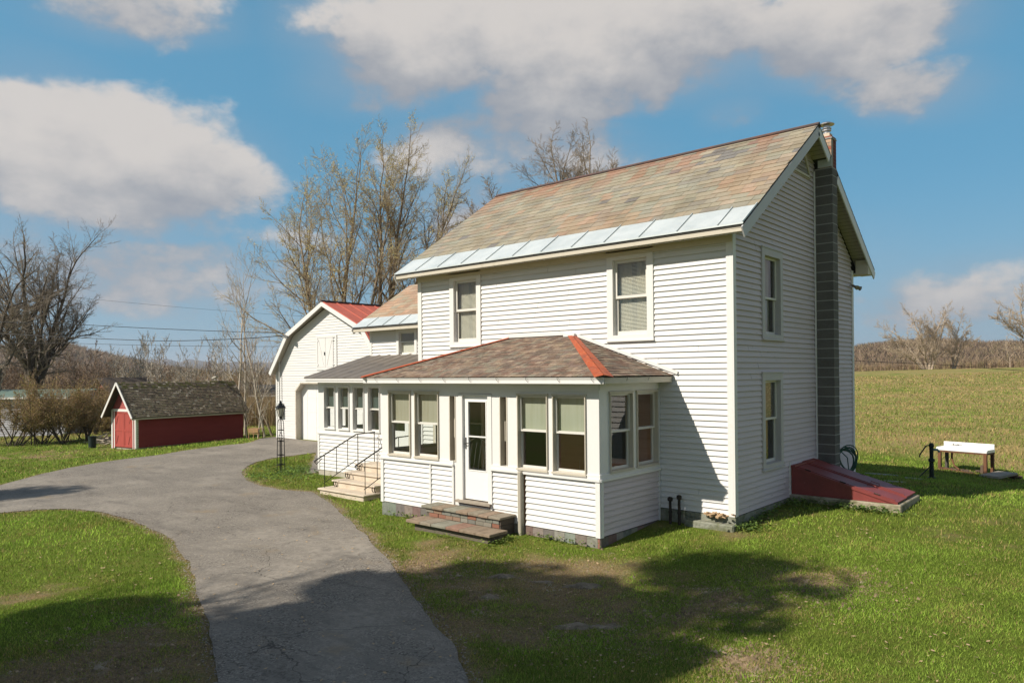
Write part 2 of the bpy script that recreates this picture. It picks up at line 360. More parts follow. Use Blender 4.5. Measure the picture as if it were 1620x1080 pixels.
# =================================================================== FARMHOUSE
W, D = 8.08, 6.83
ZE, OE, ZR, YR = 4.97, .39, 7.57, 3.40            # eave edge, overhang, ridge
OH, OV = .38, .46
house = thing('farmhouse', (-4, 3.4, -.1), 'white clapboard two-storey farmhouse with slate roof and glazed front porch', 'house')
FR = Fr((0,0,0), (1,0,0), (0,-1,0))               # front wall, u = x (negative)
GA = Fr((0,0,0), (0,1,0), (1,0,0))                # right gable wall, u = y
BK = Fr((0,D,0), (-1,0,0), (0,1,0)); LF = Fr((-W,0,0), (0,-1,0), (-1,0,0))
wr = (-2.567, -1.54, 3.131, 4.832); wl = (-6.99, -5.985, 3.155, 4.832)
gu = (1.235, 2.25, 3.115, 4.82); gl = (1.2, 2.205, .675, 2.47)
def ins(o, c=.06): return (o[0]+c, o[1]-c, o[2]+c, o[3]-c)
mb = MB()
siding(mb, FR, -W+.1, -.1, 0, 4.90, [ins(wr), ins(wl), (-6.6, -5.9, .1, 2.1), (-4.75, -3.85, .03, 2.12), (-2.9, -2.0, .75, 2.2)])
mb.build('front_clapboards', WHITE, house)
rise = (ZR-ZE)/(YR+OE)
def glim(z):
    if z < ZE+OE*rise-.1: return (.07, D-.07)
    k = (z-(ZE+OE*rise-.1))/rise
    return (max(.07, k), min(D-.07, D-k))
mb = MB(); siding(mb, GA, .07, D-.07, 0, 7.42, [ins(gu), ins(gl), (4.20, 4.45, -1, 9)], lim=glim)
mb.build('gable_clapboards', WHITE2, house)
mb = MB(); siding(mb, BK, .1, W-.1, 0, 4.9); siding(mb, LF, -D+.1, -.1, 0, 7.4, lim=lambda z: (-D+.1, -.1) if z < 5 else (-(D-(z-5)/rise), -(z-5)/rise))
mb.build('rear_clapboards', WHITE, house)
for (x, y) in ((0,0), (0,D), (-W,D), (-W,0)):      # corner boards
    mb = MB()
    sx = 1 if x == 0 else -1; sy = -1 if y == 0 else 1
    mb.box(min(x, x+sx*.03), max(x, x+sx*.03), min(y+sy*.03, y-sy*.09), max(y+sy*.03, y-sy*.09), -.01, 4.93)
    mb.box(min(x-.001*sx, x-sx*.10), max(x-.001*sx, x-sx*.10), min(y, y+sy*.03), max(y, y+sy*.03), -.01, 4.93)
    mb.build('corner_board', TRIM, house)
# interior: floors, inner walls
mb = MB(); mb.box(-W+.2, -.2, .2, D-.2, 2.6, 2.7); mb.box(-W+.2, -.2, .25, D-.2, .02, .06); mb.box(-W+.2, -.2, 2.6, 2.7, .06, 4.9); mb.box(-W+.1, -.1, .16, D-.1, 4.88, 4.9)
mb.build('room_partition', ROOM, house)
mb = MB(); mb.box(-W-.03, .03, -.03, D+.03, -1.0, -.012)
mb.build('stone_foundation', MOSS, house)
# roof
SLC = [(.42,.365,.265), (.44,.38,.275), (.40,.36,.265), (.43,.36,.26), (.375,.35,.27), (.46,.37,.27), (.41,.37,.285), (.36,.325,.26)]
def hashn(a, b, s=1.): 
    v = math.sin(a*12.9898/s + b*78.233/s)*43758.5453; return v-math.floor(v)
SLC = [(c[0]*.71, c[1]*.735, c[2]*.765) for c in SLC]
_st = [(random.uniform(-8.5, .3), random.uniform(.05, .22), random.uniform(.08, .55)) for _ in range(26)]
def slate_col(u, t, p):
    c = random.choice(SLC); c = jit(c, .07)
    x = p.x
    red = 0
    for (sx, sw, sl) in _st:
        if abs(x-sx-(1-t)*.0) < sw and t > 1-sl: red = max(red, .75*(t-(1-sl))/sl+.15)
    if t > .95: red = max(red, .3)
    band = math.sin(x*.9+1.3)*math.sin(t*5+x*.5)
    if band > .45: c = tuple(a*b for a, b in zip(c, (1.06, .92, .86)))
    if random.random() < .02: c = (.35,.26,.19)
    if random.random() < .012 or (abs(x+1.9-t*.4) < .55 and .72 < t < .93 and random.random() < .6): c = (.19,.18,.17)
    rc = (.30,.14,.09); red *= .85
    return tuple(a*(1-red)+b*red for a, b in zip(c, rc))
STR = .59                                          # flashing strip width along y
zs = ZE + STR*rise
mb = MB()
tiles(mb, (-W-OV, -OE+STR, zs), (OH, -OE+STR, zs), (-W-OV, YR, ZR), (OH, YR, ZR), .218, .27, .013, slate_col)
YB = 7.37; rb = (ZR-ZE)/(YB-YR)
tiles(mb, (-W-OV, YB, ZE), (OH, YB, ZE), (-W-OV, YR, ZR), (OH, YR, ZR), .21, .36, .011, slate_col)
roof = mb.build('slate_roof', SLATE, house)
mb = MB(); th = .05
mb.prism([(-W-OV+.01, -OE, ZE-.006), (-W-OV+.01, YR, ZR-.006), (-W-OV+.01, YB, ZE-.006), (-W-OV+.01, YB, ZE-.006-th), (-W-OV+.01, YR, ZR-.006-th), (-W-OV+.01, -OE, ZE-.006-th)], (W+OV+OH-.02, 0, 0))
mb.build('roof_deck', mat('roof_underlay', (.05,.048,.042), .9), roof)
mb = MB()                                          # galvanised eave strip with seams
xs_ = [-W-OV] + [-7.766+.77*i for i in range(-0, 11)] + [OH]
for a, b in zip(xs_, xs_[1:]):
    k = random.uniform(-.003, .003)
    mb.poly([(a+.004, -OE-.01, ZE+.012), (b-.004, -OE-.01, ZE+.012), (b-.004, -OE+STR+.02, zs+.02+k), (a+.004, -OE+STR+.02, zs+.02)])
    mb.beam((b-.012, -OE-.01, ZE+.02), (b-.012, -OE+STR+.02, zs+.03), .014, .026)
mb.box(-W-OV, OH, -OE-.02, -OE-.008, ZE-.015, ZE+.012)
mb.build('eave_flashing', METALW, roof)
mb = MB(); mb.beam((-W-OV-.01, YR-.05, ZR-.005), (OH+.01, YR-.05, ZR-.005), .13, .014, up=(0,-rise,1)); mb.beam((-W-OV-.01, YR+.05, ZR-.005), (OH+.01, YR+.05, ZR-.005), .13, .014, up=(0,rise,1))
mb.tube([(-W-OV-.01, YR, ZR+.012), (OH+.01, YR, ZR+.012)], .028, 8)
mb.build('ridge_cap', RIDGE, roof)
mb = MB()                                          # cornice: fascia, sloping soffit, frieze
mb.box(-W-OV+.02, OH-.02, -OE+.005, -OE+.035, ZE-.13, ZE-.06)
mb.prism([(-W-OV+.03, -OE+.03, ZE-.12), (-W-OV+.03, -.03, ZE-.06), (-W-OV+.03, -.03, ZE-.09), (-W-OV+.03, -OE+.03, ZE-.15)], (W+OV+OH-.06, 0, 0))
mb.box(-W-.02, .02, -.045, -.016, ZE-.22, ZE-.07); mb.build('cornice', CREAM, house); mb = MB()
mb.prism([(-W-OV+.03, D+.03, ZE-.1), (-W-OV+.03, YB-.03, ZE-.1), (-W-OV+.03, YB-.03, ZE-.13), (-W-OV+.03, D+.03, ZE-.13)], (W+OV+OH-.06, 0, 0))
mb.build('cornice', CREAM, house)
def rake(x, sgn, ya, za, yb, zb_, name_parent, m1, m2, wid=.19, ov=.38):
    mb = MB(); mb.beam((x+sgn*-.012, ya, za-wid*.5-.055), (x+sgn*-.012, yb, zb_-wid*.5-.055), .025, wid); mb.build('rake_board', m1, name_parent)
    mb = MB(); n = 26
    for i in range(n):                             # soffit boards seen from below
        a, b = i/n, (i+.93)/n
        def q(t, xx, dz): return (xx, ya+(yb-ya)*t, za+(zb_-za)*t-.062-dz)
        x0, x1 = x-sgn*.025, x-sgn*ov
        mb.poly([q(a, x0, .012), q(b, x0, .012), q(b, x1, .012), q(a, x1, .012)]); mb.poly([q(b, x0, .012), q((i+1)/n, x0, 0), q((i+1)/n, x1, 0), q(b, x1, .012)])
    mb.build('rake_soffit', m2, name_parent)
SOF = mat('beige_soffit', (.40,.365,.29), .7)
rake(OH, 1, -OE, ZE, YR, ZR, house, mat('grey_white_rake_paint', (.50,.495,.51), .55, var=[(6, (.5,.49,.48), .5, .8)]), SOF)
mb = MB(); mb.beam((OH-.012, YR, ZR-.15), (OH-.012, 4.05, ZR-.15-(4.05-YR)*rb), .025, .19); mb.beam((OH-.012, 4.56, ZR-.15-(4.56-YR)*rb), (OH-.012, YB, ZE-.15), .025, .19); mb.build('rake_board', TRIM, house)
mb = MB()
for i in range(40):
    def q(t, xx, dz): return (xx, YR+(YB-YR)*t, ZR+(ZE-ZR)*t-.062-dz)
    a, b = i/40, (i+.93)/40
    if 4.12 < YR+(YB-YR)*a < 4.5 or 4.12 < YR+(YB-YR)*b < 4.5: continue
    x0, x1 = OH-.025, .0
    if i == 19: pass
    mb.poly([q(a, x0, .012), q(b, x0, .012), q(b, x1, .012), q(a, x1, .012)]); mb.poly([q(b, x0, .012), q((i+1)/40, x0, 0), q((i+1)/40, x1, 0), q(b, x1, .012)])
mb.build('rake_soffit', SOF, house)
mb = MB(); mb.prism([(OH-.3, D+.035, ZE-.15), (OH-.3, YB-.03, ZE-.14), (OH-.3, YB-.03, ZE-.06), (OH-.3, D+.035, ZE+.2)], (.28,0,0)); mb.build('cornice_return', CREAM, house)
rake(-W-OV, -1, -OE, ZE, YR, ZR, house, TRIM, SOF, ov=.46); rake(-W-OV, -1, YB, ZE, YR, ZR, house, TRIM, SOF, ov=.46)
# gable vent
mb = MB()
VT = lambda z: (z-6.72)
for i in range(7):
    z = 6.68+i*.062
    hw = .40-(z-6.62)*.62/1.0
    hw = max(.05, (7.16-z)/rise*.62)
    mb.poly([(.03, YR-hw, z), (.03, YR+hw, z), (.006, YR+hw, z+.05), (.006, YR-hw, z+.05)])
mb.build('gable_vent', mat('vent_louvre', (.33,.32,.30), .7), house)
mb = MB(); mb.beam((.03, YR-.50, 6.62), (.03, YR+.50, 6.62), .03, .05); mb.beam((.03, YR+.48, 6.62), (.03, YR, 7.22), .03, .05, up=(0,1,1)); mb.beam((.03, YR-.48, 6.62), (.03, YR, 7.22), .03, .05, up=(0,-1,1)); mb.build('vent_frame', CREAM, house)
# windows of the main block
window(house, FR, *wr, cas=.135, blinds=True, curtain=True, meet=3.96, capn=.045, rec=.035, sash=.055)
window(house, FR, *wl, cas=.135, blinds=True, curtain=True, meet=3.98, capn=.045, rec=.035, sash=.055)
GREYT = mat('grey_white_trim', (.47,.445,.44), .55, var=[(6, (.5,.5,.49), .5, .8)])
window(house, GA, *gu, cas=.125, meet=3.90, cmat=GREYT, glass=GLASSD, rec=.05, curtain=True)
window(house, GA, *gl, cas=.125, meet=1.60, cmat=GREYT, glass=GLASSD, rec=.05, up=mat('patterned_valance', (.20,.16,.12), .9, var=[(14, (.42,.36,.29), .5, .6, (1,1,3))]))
# chimney
mb = MB(); x0, x1, y0, y1 = .0, .395, 4.16, 4.48
z = -.3; i = 0
while z < 6.82:
    zt = min(z+.205, 6.83)
    s = .002*math.sin(i*2.3)
    mb.box(x0+.001, x1+s, y0-s, y1+s, z+.009, zt-.009)
    z = zt; i += 1
ch = mb.build('chimney', BLOCK, house, bevel=.004)
mb = MB(); mb.box(x0+.002, x1-.003, y0+.003, y1-.003, -.3, 6.85)
mb.build('chimney_mortar', MORT, ch)
mb = MB(); z = 6.85; i = 0
while z < 7.46:
    for (a, b) in (((0,.5),(.5,1)) if i % 2 else ((0,.25),(.25,.75),(.75,1))):
        for face in range(2):
            mb.cur = jit(random.choice([(.36,.25,.18), (.42,.29,.2), (.24,.075,.05), (.3,.11,.07)]), .12)
            if face == 0: mb.box(.13+.25*a+.003, .13+.25*b-.003, y0+.004, y0+.12, z+.004, z+.068)
            else: mb.cur = jit((.17,.045,.035), .2); mb.box(.26, .384, y0+.125+.19*a, y0+.122+.19*b, z+.004, z+.068)
    z += .075; i += 1
mb.cur = None
mb.build('chimney_brickwork', BRICK, ch)
mb = MB(); mb.box(.14, .378, y0+.01, y1-.01, 6.85, 7.455); mb.box(.12, .395, y0-.01, y1+.0, 7.455, 7.485); mb.build('chimney_mortar', MORT, ch)
mb = MB(); mb.prism([(.385, y0-.012, 6.86), (.385, y0-.012, 7.05), (.22, y0-.012, 7.16), (.1, y0-.012, 7.16), (.1, y0-.012, 6.86)], (0,.006,0)); mb.build('chimney_flashing', METALW, ch)
mb = MB(); mb.box(.15, .33, y0+.05, y0+.25, 7.485, 7.6); mb.build('clay_flue', CONCW, ch)
mb = MB(); cx, cy = .24, y0+.15
mb.lathe((cx, cy, 0), [(.065,7.6), (.065,7.66), (.095,7.665), (.095,7.69), (.07,7.70), (.07,7.78)], 20)
mb.lathe((cx, cy, 0), [(.1,7.715), (.1,7.725)], 20); mb.lathe((cx, cy, 0), [(.16,7.80), (.16,7.812), (.1,7.845), (.02,7.86)], 20); mb.build('flue_cap', STEEL, ch, smooth=False)
# channel boards each side of chimney, floodlight
mb = MB(); mb.box(.014, .04, 4.125, 4.157, -.02, 6.8); mb.box(.014, .04, 4.484, 4.51, -.02, 6.6); mb.build('channel_trim', TRIM, house)
fl = MB(); fl.lathe((.10, D-.25, 4.53), [(.03,-.02), (.045,.0), (.03,.03)], 10); fl.tube([(.02, D-.25, 4.55), (.1, D-.25, 4.56), (.16, D-.25, 4.52)], .012, 6)
for a in (-.09, .1): fl.tube([(.12, D-.25, 4.53), (.17, D-.25+a, 4.50), (.23, D-.25+a*1.5, 4.47)], [.02, .035, .055], 10)
tag(fl.build('floodlight', mat('bronze_lamp', (.22,.19,.15), .5, .3), None, loc=(.02, D-.25, 4.5)), 'small twin-head floodlight on the far corner of the gable wall', 'floodlight')

# ---------------- front porch (glazed)
PX0, PX1, PY = -7.12, -1.4585, -1.968
PF = Fr((0,PY,0), (1,0,0), (0,-1,0)); PS = Fr((PX1,0,0), (0,1,0), (1,0,0)); PL = Fr((PX0,0,0), (0,-1,0), (-1,0,0))
mb = MB()
siding(mb, PF, PX0+.07, -5.585, -.22, .70); siding(mb, PF, -5.545, -4.90, -.22, .68); mb.build('porch_clapboards', WHITE, house); mb = MB(); siding(mb, PF, -3.88, -3.20, -.22, .68); siding(mb, PF, -3.06, PX1-.07, -.22, .68)
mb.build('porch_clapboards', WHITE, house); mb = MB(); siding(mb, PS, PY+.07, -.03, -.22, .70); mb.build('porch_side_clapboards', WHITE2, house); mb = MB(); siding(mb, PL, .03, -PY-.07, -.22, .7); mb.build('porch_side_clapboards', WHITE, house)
for a, b in ((PX0-.02, PX0+.07), (-5.585, -5.545), (-4.93, -4.885), (-3.90, -3.865), (-3.235, -3.20), (PX1-.07, PX1+.02)):
    mb = MB(); PF.box(mb, a, b, -.01, .031, -.235, .69); mb.build('porch_corner_board', TRIM, house)
mb = MB()
PS.box(mb, PY-.005, PY+.07, -.01, .03, -.235, .69); mb.build('porch_corner_board', TRIM, house); mb = MB(); PS.box(mb, -.055, -.026, -.01, .03, -.235, 2.3); mb.build('porch_corner_board', TRIM, house); mb = MB(); PL.box(mb, -PY-.07, -PY+.0, -.01, .03, -.235, .69); mb.build('porch_corner_board', TRIM, house)
op_f = [(-6.86, -6.18, .82, 2.13), (-6.02, -5.33, .82, 2.13), (-5.02, -4.84, .78, 2.07), (-4.76, -3.875, -.03, 2.13), (-3.68, -3.49, .78, 2.07), (-3.22, -2.55, .80, 2.11), (-2.41, -1.73, .80, 2.11)]
mb = MB(); panelwall(mb, PF, PX0+.003, PX1-.003, .70, 2.33, op_f, .10)
panelwall(mb, PF, -4.90, -3.88, -.22, .70, op_f, .10, -.0)
op_s = [(-1.66, -.96, .84, 2.15), (-.80, -.10, .84, 2.15)]
panelwall(mb, PS, PY+.003, -.002, .70, 2.36, op_s, .10)
panelwall(mb, PL, .002, -PY-.003, .70, 2.36, [(.4, 1.0, .84, 2.1), (1.15, 1.75, .84, 2.1)], .10)
mb.build('porch_wall', TRIM, house)
mb = MB()                                          # inner lining below sills
mb.box(PX0+.02, -4.9, PY+.03, PY+.08, -.22, .7); mb.box(-3.88, PX1-.02, PY+.03, PY+.08, -.22, .7); mb.box(PX1-.08, PX1-.03, PY+.08, -.03, -.22, .7); mb.box(PX0+.03, PX0+.08, PY+.08, -.03, -.22, .7)
mb.build('porch_lining', TANSID, house)
mb = MB()                                          # sill band
for a, b in ((PX0-.03, -4.89), (-3.89, PX1+.03)): PF.box(mb, a, b, .0, .05, .695, .735); PF.box(mb, a+.01, b-.01, -.001, .022, .735, .80)
PS.box(mb, PY-.03, -.004, .0, .05, .695, .735); PS.box(mb, PY-.02, -.004, -.001, .022, .735, .81)
PL.box(mb, .004, -PY+.03, 0, .05, .695, .735)
PF.box(mb, PX0, PX1, .0, .02, 2.19, 2.335); PS.box(mb, PY, -.004, .0, .02, 2.2, 2.36)
mb.build('porch_sill_band', TRIM, house)
for o, s in ((op_f[0], SHADE), (op_f[1], SHADE), (op_f[5], SHADEG), (op_f[6], SHADEG)):
    window(house, PF, o[0]-.01, o[1]+.01, o[2]-.01, o[3]+.01, cas=.014, n=.0, meet=o[2]+.68, up=s, sash=.03, cmat=CREAM, capn=.04, rec=.03)
for o in op_s: window(house, PS, o[0]-.01, o[1]+.01, o[2]-.01, o[3]+.01, cas=.016, meet=o[2]+.66, sash=.03, cmat=CREAM, capn=.035, rec=.03)
for o in ((.4, 1.0, .84, 2.1), (1.15, 1.75, .84, 2.1)): window(house, PL, o[0]-.01, o[1]+.01, o[2]-.01, o[3]+.01, cas=.045, sash=.035, cmat=CREAM, capn=.035)
for o in (op_f[2], op_f[4]):                       # narrow sidelights beside the door
    mb = MB(); PF.box(mb, o[0], o[0]+.02, -.13, .01, o[2], o[3]); PF.box(mb, o[1]-.02, o[1], -.13, .01, o[2], o[3]); PF.box(mb, o[0]+.02, o[1]-.02, -.13, .01, o[2], o[2]+.02)
    sl = mb.build('sidelight', CREAM, house)
    g = MB(); g.poly([PF.p(o[0]+.02, -.09, o[2]), PF.p(o[1]-.02, -.09, o[2]), PF.p(o[1]-.02, -.09, o[3]), PF.p(o[0]+.02, -.09, o[3])]); g.build('pane', GLASS, sl)
    g = MB(); PF.box(g, o[0]+.07, o[0]+.085, -.08, -.06, 1.25, 1.62); g.build('sash_lift', CREAM, sl)
# storm door
DF = Fr((0,PY+.045,0), (1,0,0), (0,-1,0))
mb = MB(); PF.box(mb, -4.755, -4.655, -.09, .012, .06, 2.12); PF.box(mb, -3.98, -3.88, -.09, .012, .06, 2.12); PF.box(mb, -4.655, -3.98, -.09, .011, 2.09, 2.12)
mb.build('door_frame', TRIM, house)
mb = MB(); l0, l1, zb0, zt0 = -4.535, -4.075, .655, 1.965
panelwall(mb, DF, -4.65, -3.985, .085, 2.085, [(l0, l1, zb0, zt0)], .035)
DF.box(mb, l0-.015, l1+.015, -.001, .008, zb0-.02, zb0); DF.box(mb, l0-.015, l1+.015, -.001, .008, zt0, zt0+.02); DF.box(mb, l0-.02, l0, -.001, .0082, zb0-.02, zt0+.02); DF.box(mb, l1, l1+.02, -.001, .0082, zb0-.02, zt0+.02)
DF.box(mb, l0, l1, -.03, .004, 1.285, 1.31)
door = mb.build('storm_door', DOORW, house)
for a, b in ((zb0, 1.285), (1.31, zt0)):
    g = MB(); g.poly([DF.p(l0, -.015, a), DF.p(l1, -.015, a), DF.p(l1, -.015, b), DF.p(l0, -.015, b)]); g.build('pane', GLASS, door)
g = MB(); DF.box(g, -4.615, -4.595, .0, .012, 1.05, 1.27); g.tube([DF.p(-4.605, .01, 1.15), DF.p(-4.605, .05, 1.15), DF.p(-4.54, .055, 1.16), DF.p(-4.50, .05, 1.17)], .008, 6); g.build('door_handle', BLACK, door)
g = MB(); PF.box(g, -4.80, -3.87, -.08, .09, .02, .062); g.build('door_sill', WOODG, house)
# porch floor, foundation slates, inner wall
mb = MB(); mb.box(PX0+.09, PX1-.09, PY+.09, -.03, -.05, .02); mb.build('porch_floor', CARPET, house)
mb = MB()
siding(mb, Fr((0,-.03,0), (1,0,0), (0,-1,0)), PX0+.1, PX1-.1, .04, 2.35, [(-4.75,-3.85,.03,2.12), (-2.9,-2.0,.75,2.1), (-6.6,-5.9,.03,2.1)])
mb.build('porch_inner_boards', TANSID, house)
mb = MB()
for o in ((-4.75,-3.85,.03,2.12), (-2.9,-2.0,.75,2.1), (-6.6,-5.9,.03,2.1)):
    frame4(mb, Fr((0,-.03,0), (1,0,0), (0,-1,0)), o[0]-.03, o[1]+.03, o[2], o[3]+.03, .09, .0, .04)
    mb.box(o[0]+.06, o[1]-.06, -.02, .0, 1.35, 1.39)
mb.build('inner_door_frame', CREAM, house)
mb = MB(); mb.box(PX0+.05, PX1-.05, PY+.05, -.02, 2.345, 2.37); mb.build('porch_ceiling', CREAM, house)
mb = MB(); FC = [(.20,.135,.12), (.24,.235,.20), (.16,.14,.13), (.20,.225,.19), (.215,.175,.155), (.26,.245,.21), (.25,.12,.095)]
x = PX0
def slab(mb, fr, a, b, z0, z1, n1=.012):
    mb.cur = jit(random.choice(FC), .1); fr.box(mb, a+.002, b-.002, -.04, n1, z0, z1)
while x < PX1-.01:
    w = min(random.uniform(.19, .27), PX1-x); slab(mb, PF, x, x+w, -.62, -.237); x += w
y = PY
while y < -.05:
    w = min(random.uniform(.19, .27), -.03-y); slab(mb, PS, y, y+w, -.62, -.237); y += w
mb.cur = (.2,.2,.18); PL.box(mb, .01, -PY-.01, -.04, .0, -.7, -.237); mb.cur = None
mb.build('slate_skirting', STONE, house)
# porch furniture seen through the glass
t = MB(); t.box(-5.9, -5.2, -1.0, -.55, .42, .46)
for (a, b) in ((-5.88,-.98), (-5.22,-.98), (-5.88,-.57), (-5.22,-.57)): t.box(a-.015, a+.015, b-.015, b+.015, .021, .42)
for k in range(5): t.tube([(-5.85+.14*k, -.58, .46), (-5.80+.14*k, -.56, .85), (-5.74+.14*k, -.58, 1.05-.03*abs(k-2))], .008, 5)
t.tube([(-5.88,-.57,.46), (-5.88,-.57,1.0), (-5.6,-.57,1.15), (-5.3,-.57,1.0), (-5.22,-.57,.46)], .012, 6)
tag(t.build('wrought_iron_bench', PORC, None, loc=(-5.55,-.8,.02)), 'white scrolled metal seat just inside the glazed porch, behind its left windows', 'bench')
# porch roof (hipped)
EZ, RZ = 2.445, 3.263; ex0, ex1, ey = -7.43, -1.15, -2.27; rx0, rx1 = -5.14, -3.43
SHC = [(.235,.17,.125), (.19,.14,.11), (.28,.215,.16), (.15,.115,.09), (.215,.185,.145), (.175,.115,.085)]
def shing_col(u, t, p): return jit(random.choice(SHC), .14)
mb = MB()
tiles(mb, (ex0, ey, EZ), (ex1, ey, EZ), (rx0, -.02, RZ), (rx1, -.02, RZ), .115, .13, .011, shing_col, .45)
tiles(mb, (ex1, ey, EZ), (ex1, -.02, EZ), (rx1, -.03, RZ), (rx1, -.02, RZ), .115, .15, .013, shing_col, .45)
tiles(mb, (ex0, -.02, EZ), (ex0, ey, EZ), (rx0, -.02, RZ), (rx0, -.03, RZ), .115, .13, .011, shing_col, .45)
proof = mb.build('porch_roof', SHING, house)
mb = MB()
vs = [(ex0+.01,ey+.01,EZ-.01), (ex1-.01,ey+.01,EZ-.01), (ex1-.01,-.018,EZ-.01), (ex0+.01,-.018,EZ-.01), (rx0,-.018,RZ-.012), (rx1,-.018,RZ-.012)]
idx = [mb.vert(v) for v in vs]; mb.f += [[idx[i] for i in q] for q in ((0,1,5,4), (1,2,5), (3,0,4), (3,2,1,0), (2,3,4,5))]
mb.build('porch_roof_deck', bpy.data.materials['roof_underlay'], proof)
def hip(mb, a, b, wd, n1, n2):
    a, b = Vector(a), Vector(b); d = (b-a).normalized(); n1 = Vector(n1).normalized(); n2 = Vector(n2).normalized()
    s1 = d.cross(n1).normalized(); s2 = d.cross(n2).normalized()
    if s1.dot(n2) > 0: s1 = -s1
    if s2.dot(n1) > 0: s2 = -s2
    # strips lie on each slope
    for s, n in ((s1, n1), (s2, n2)):
        w0 = wd; w1 = wd*.55
        q = [a+n*.024, a+n*.024+s*w0, b+n*.024+s*w1, b+n*.024]
        mb.prism(q, n*.006)
sl = (RZ-EZ)/2.25
mb = MB(); hip(mb, (ex1, ey, EZ), (rx1, -.03, RZ), .155, (0,-sl,1), (sl,0,1)); mb.build('hip_flashing', REDFL, proof)
mb = MB(); hip(mb, (ex0, ey, EZ), (rx0, -.03, RZ), .14, (0,-sl,1), (-sl,0,1)); mb.build('hip_flashing', REDFL, proof)
mb = MB()                                          # white apron flashing on the wall above the roof
mb.beam((rx0, -.03, RZ+.055), (rx1, -.03, RZ+.055), .02, .07); mb.beam((rx1, -.03, RZ+.05), (ex1+.1, -.03, EZ+.045), .02, .06); mb.beam((rx0, -.03, RZ+.05), (ex0+.5, -.03, EZ+.2), .02, .06)
mb.box(rx1-.15, rx1+.12, -.12, -.035, RZ-.02, RZ+.035)
mb.build('apron_flashing', TRIM, proof)
mb = MB()                                          # fascia box and eave soffit
mb.box(ex0+.03, ex1-.03, ey+.02, ey+.045, 2.325, 2.385); mb.prism([(ex0+.03, ey+.045, 2.43), (ex0+.03, ey-.0, 2.43), (ex0+.03, ey+.02, 2.385), (ex0+.03, ey+.045, 2.385)], (ex1-ex0-.06, 0, 0))
mb.box(ex0+.04, ex1-.04, ey+.045, PY-.02, 2.336, 2.346)
mb.build('porch_fascia', TRIM, house)
mb = MB(); mb.box(ex1-.045, ex1-.02, ey+.046, -.02, 2.325, 2.425); mb.box(PX1+.02, ex1-.045, PY+.0, -.02, 2.37, 2.38); mb.build('porch_fascia', CREAM, house); mb = MB()
mb.box(ex0+.02, ex0+.045, ey+.046, -.02, 2.325, 2.425); mb.box(ex0+.045, PX0-.02, PY+.0, -.02, 2.37, 2.38)
mb.build('porch_fascia', CREAM, house)
mb = MB()                                          # gutter straps hanging on fascia
for x in np.linspace(-6.95, -1.4, 9): mb.tube([(x, ey+.03, 2.44), (x+.01, ey-.02, 2.445), (x+.02, ey-.03, 2.40), (x+.035, ey+.012, 2.35)], .004, 4)
for y in (-1.6, -.9): mb.tube([(ex1-.03, y, 2.44), (ex1+.02, y, 2.43), (ex1-.01, y+.02, 2.37)], .004, 4)
mb.build('gutter_hook', BLACK, house)
mb = MB(); mb.beam((-3.13, PY-.055, -.5), (-3.13, PY-.055, .74), .075, .11, up=(0,1,0)); mb.build('downpipe', mat('grey_trim_post', (.36,.33,.27), .7), house, bevel=.01)

# ---------------- side entry wing (four windows) and ell
EY = .6; EF = Fr((0,EY,0), (1,0,0), (0,-1,0)); ELF = Fr((-13.3,0,0), (0,-1,0), (-1,0,0))
mb = MB(); siding(mb, EF, -13.23, -8.1, -.30, .78, [(-10.15,-9.2,-.3,.8)]); siding(mb, ELF, -2.7, -EY-.07, -.30, .78); mb.build('entry_clapboards', WHITE, house)
mb = MB(); eo = [(-12.97,-12.46,.95,2.155), (-12.27,-11.78,.95,2.155), (-11.58,-11.095,.95,2.16), (-10.89,-10.40,.95,2.16)]
panelwall(mb, EF, -13.297, -8.1, .78, 2.35, eo+[(-10.15,-9.2,.1,2.15)], .1); panelwall(mb, ELF, -2.7, -EY-.003, .78, 2.40, [(-2.4,-1.8,.95,2.15), (-1.5,-.95,.95,2.15)], .1); mb.prism([(-13.3,EY+.02,2.40), (-13.3,2.69,2.40), (-13.3,2.69,3.03)], (.08,0,0))
mb.build('entry_wall', TRIM, house)
mb = MB(); EF.box(mb, -13.32, -13.23, -.01, .024, -.31, .78); EF.box(mb, -13.32, -10.2, -.0, .04, .765, .80); EF.box(mb, -13.3, -8.1, 0, .02, 2.22, 2.36); mb.build('entry_corner_boards', TRIM, house)
for o in eo: window(house, EF, o[0]-.01, o[1]+.01, o[2]-.01, o[3]+.01, cas=.014, meet=1.55, up=SHADET, sash=.022, capn=.03, rec=.03)
mb = MB(); panelwall(mb, Fr((0,EY+.03,0), (1,0,0), (0,-1,0)), -10.13, -9.22, .12, 2.13, [(-9.95,-9.4,1.0,1.95)], .04); ed = mb.build('entry_door', DOORW, house)
mb = MB(); mb.poly([(-9.95,EY+.04,1.0), (-9.4,EY+.04,1.0), (-9.4,EY+.04,1.95), (-9.95,EY+.04,1.95)]); mb.build('pane', GLASS, ed)
mb = MB(); mb.box(-13.2, -8.1, EY+.1, 2.7, -.1, .1); mb.build('entry_floor', CARPET, house)
mb = MB(); mb.box(-12.6, -11.9, 1.7, 1.9, .1, 1.35); mb.box(-11.3, -10.8, 1.6, 1.8, .1, 1.3); mb.box(-10.6,-10.2,1.9,2.0,.1,1.25); mb.build('inner_cabinet', CREAM, house)
mb = MB(); mb.box(-13.3, -8.1, EY+.0, 2.7, -.75, -.305); mb.build('entry_foundation', CONC, house)
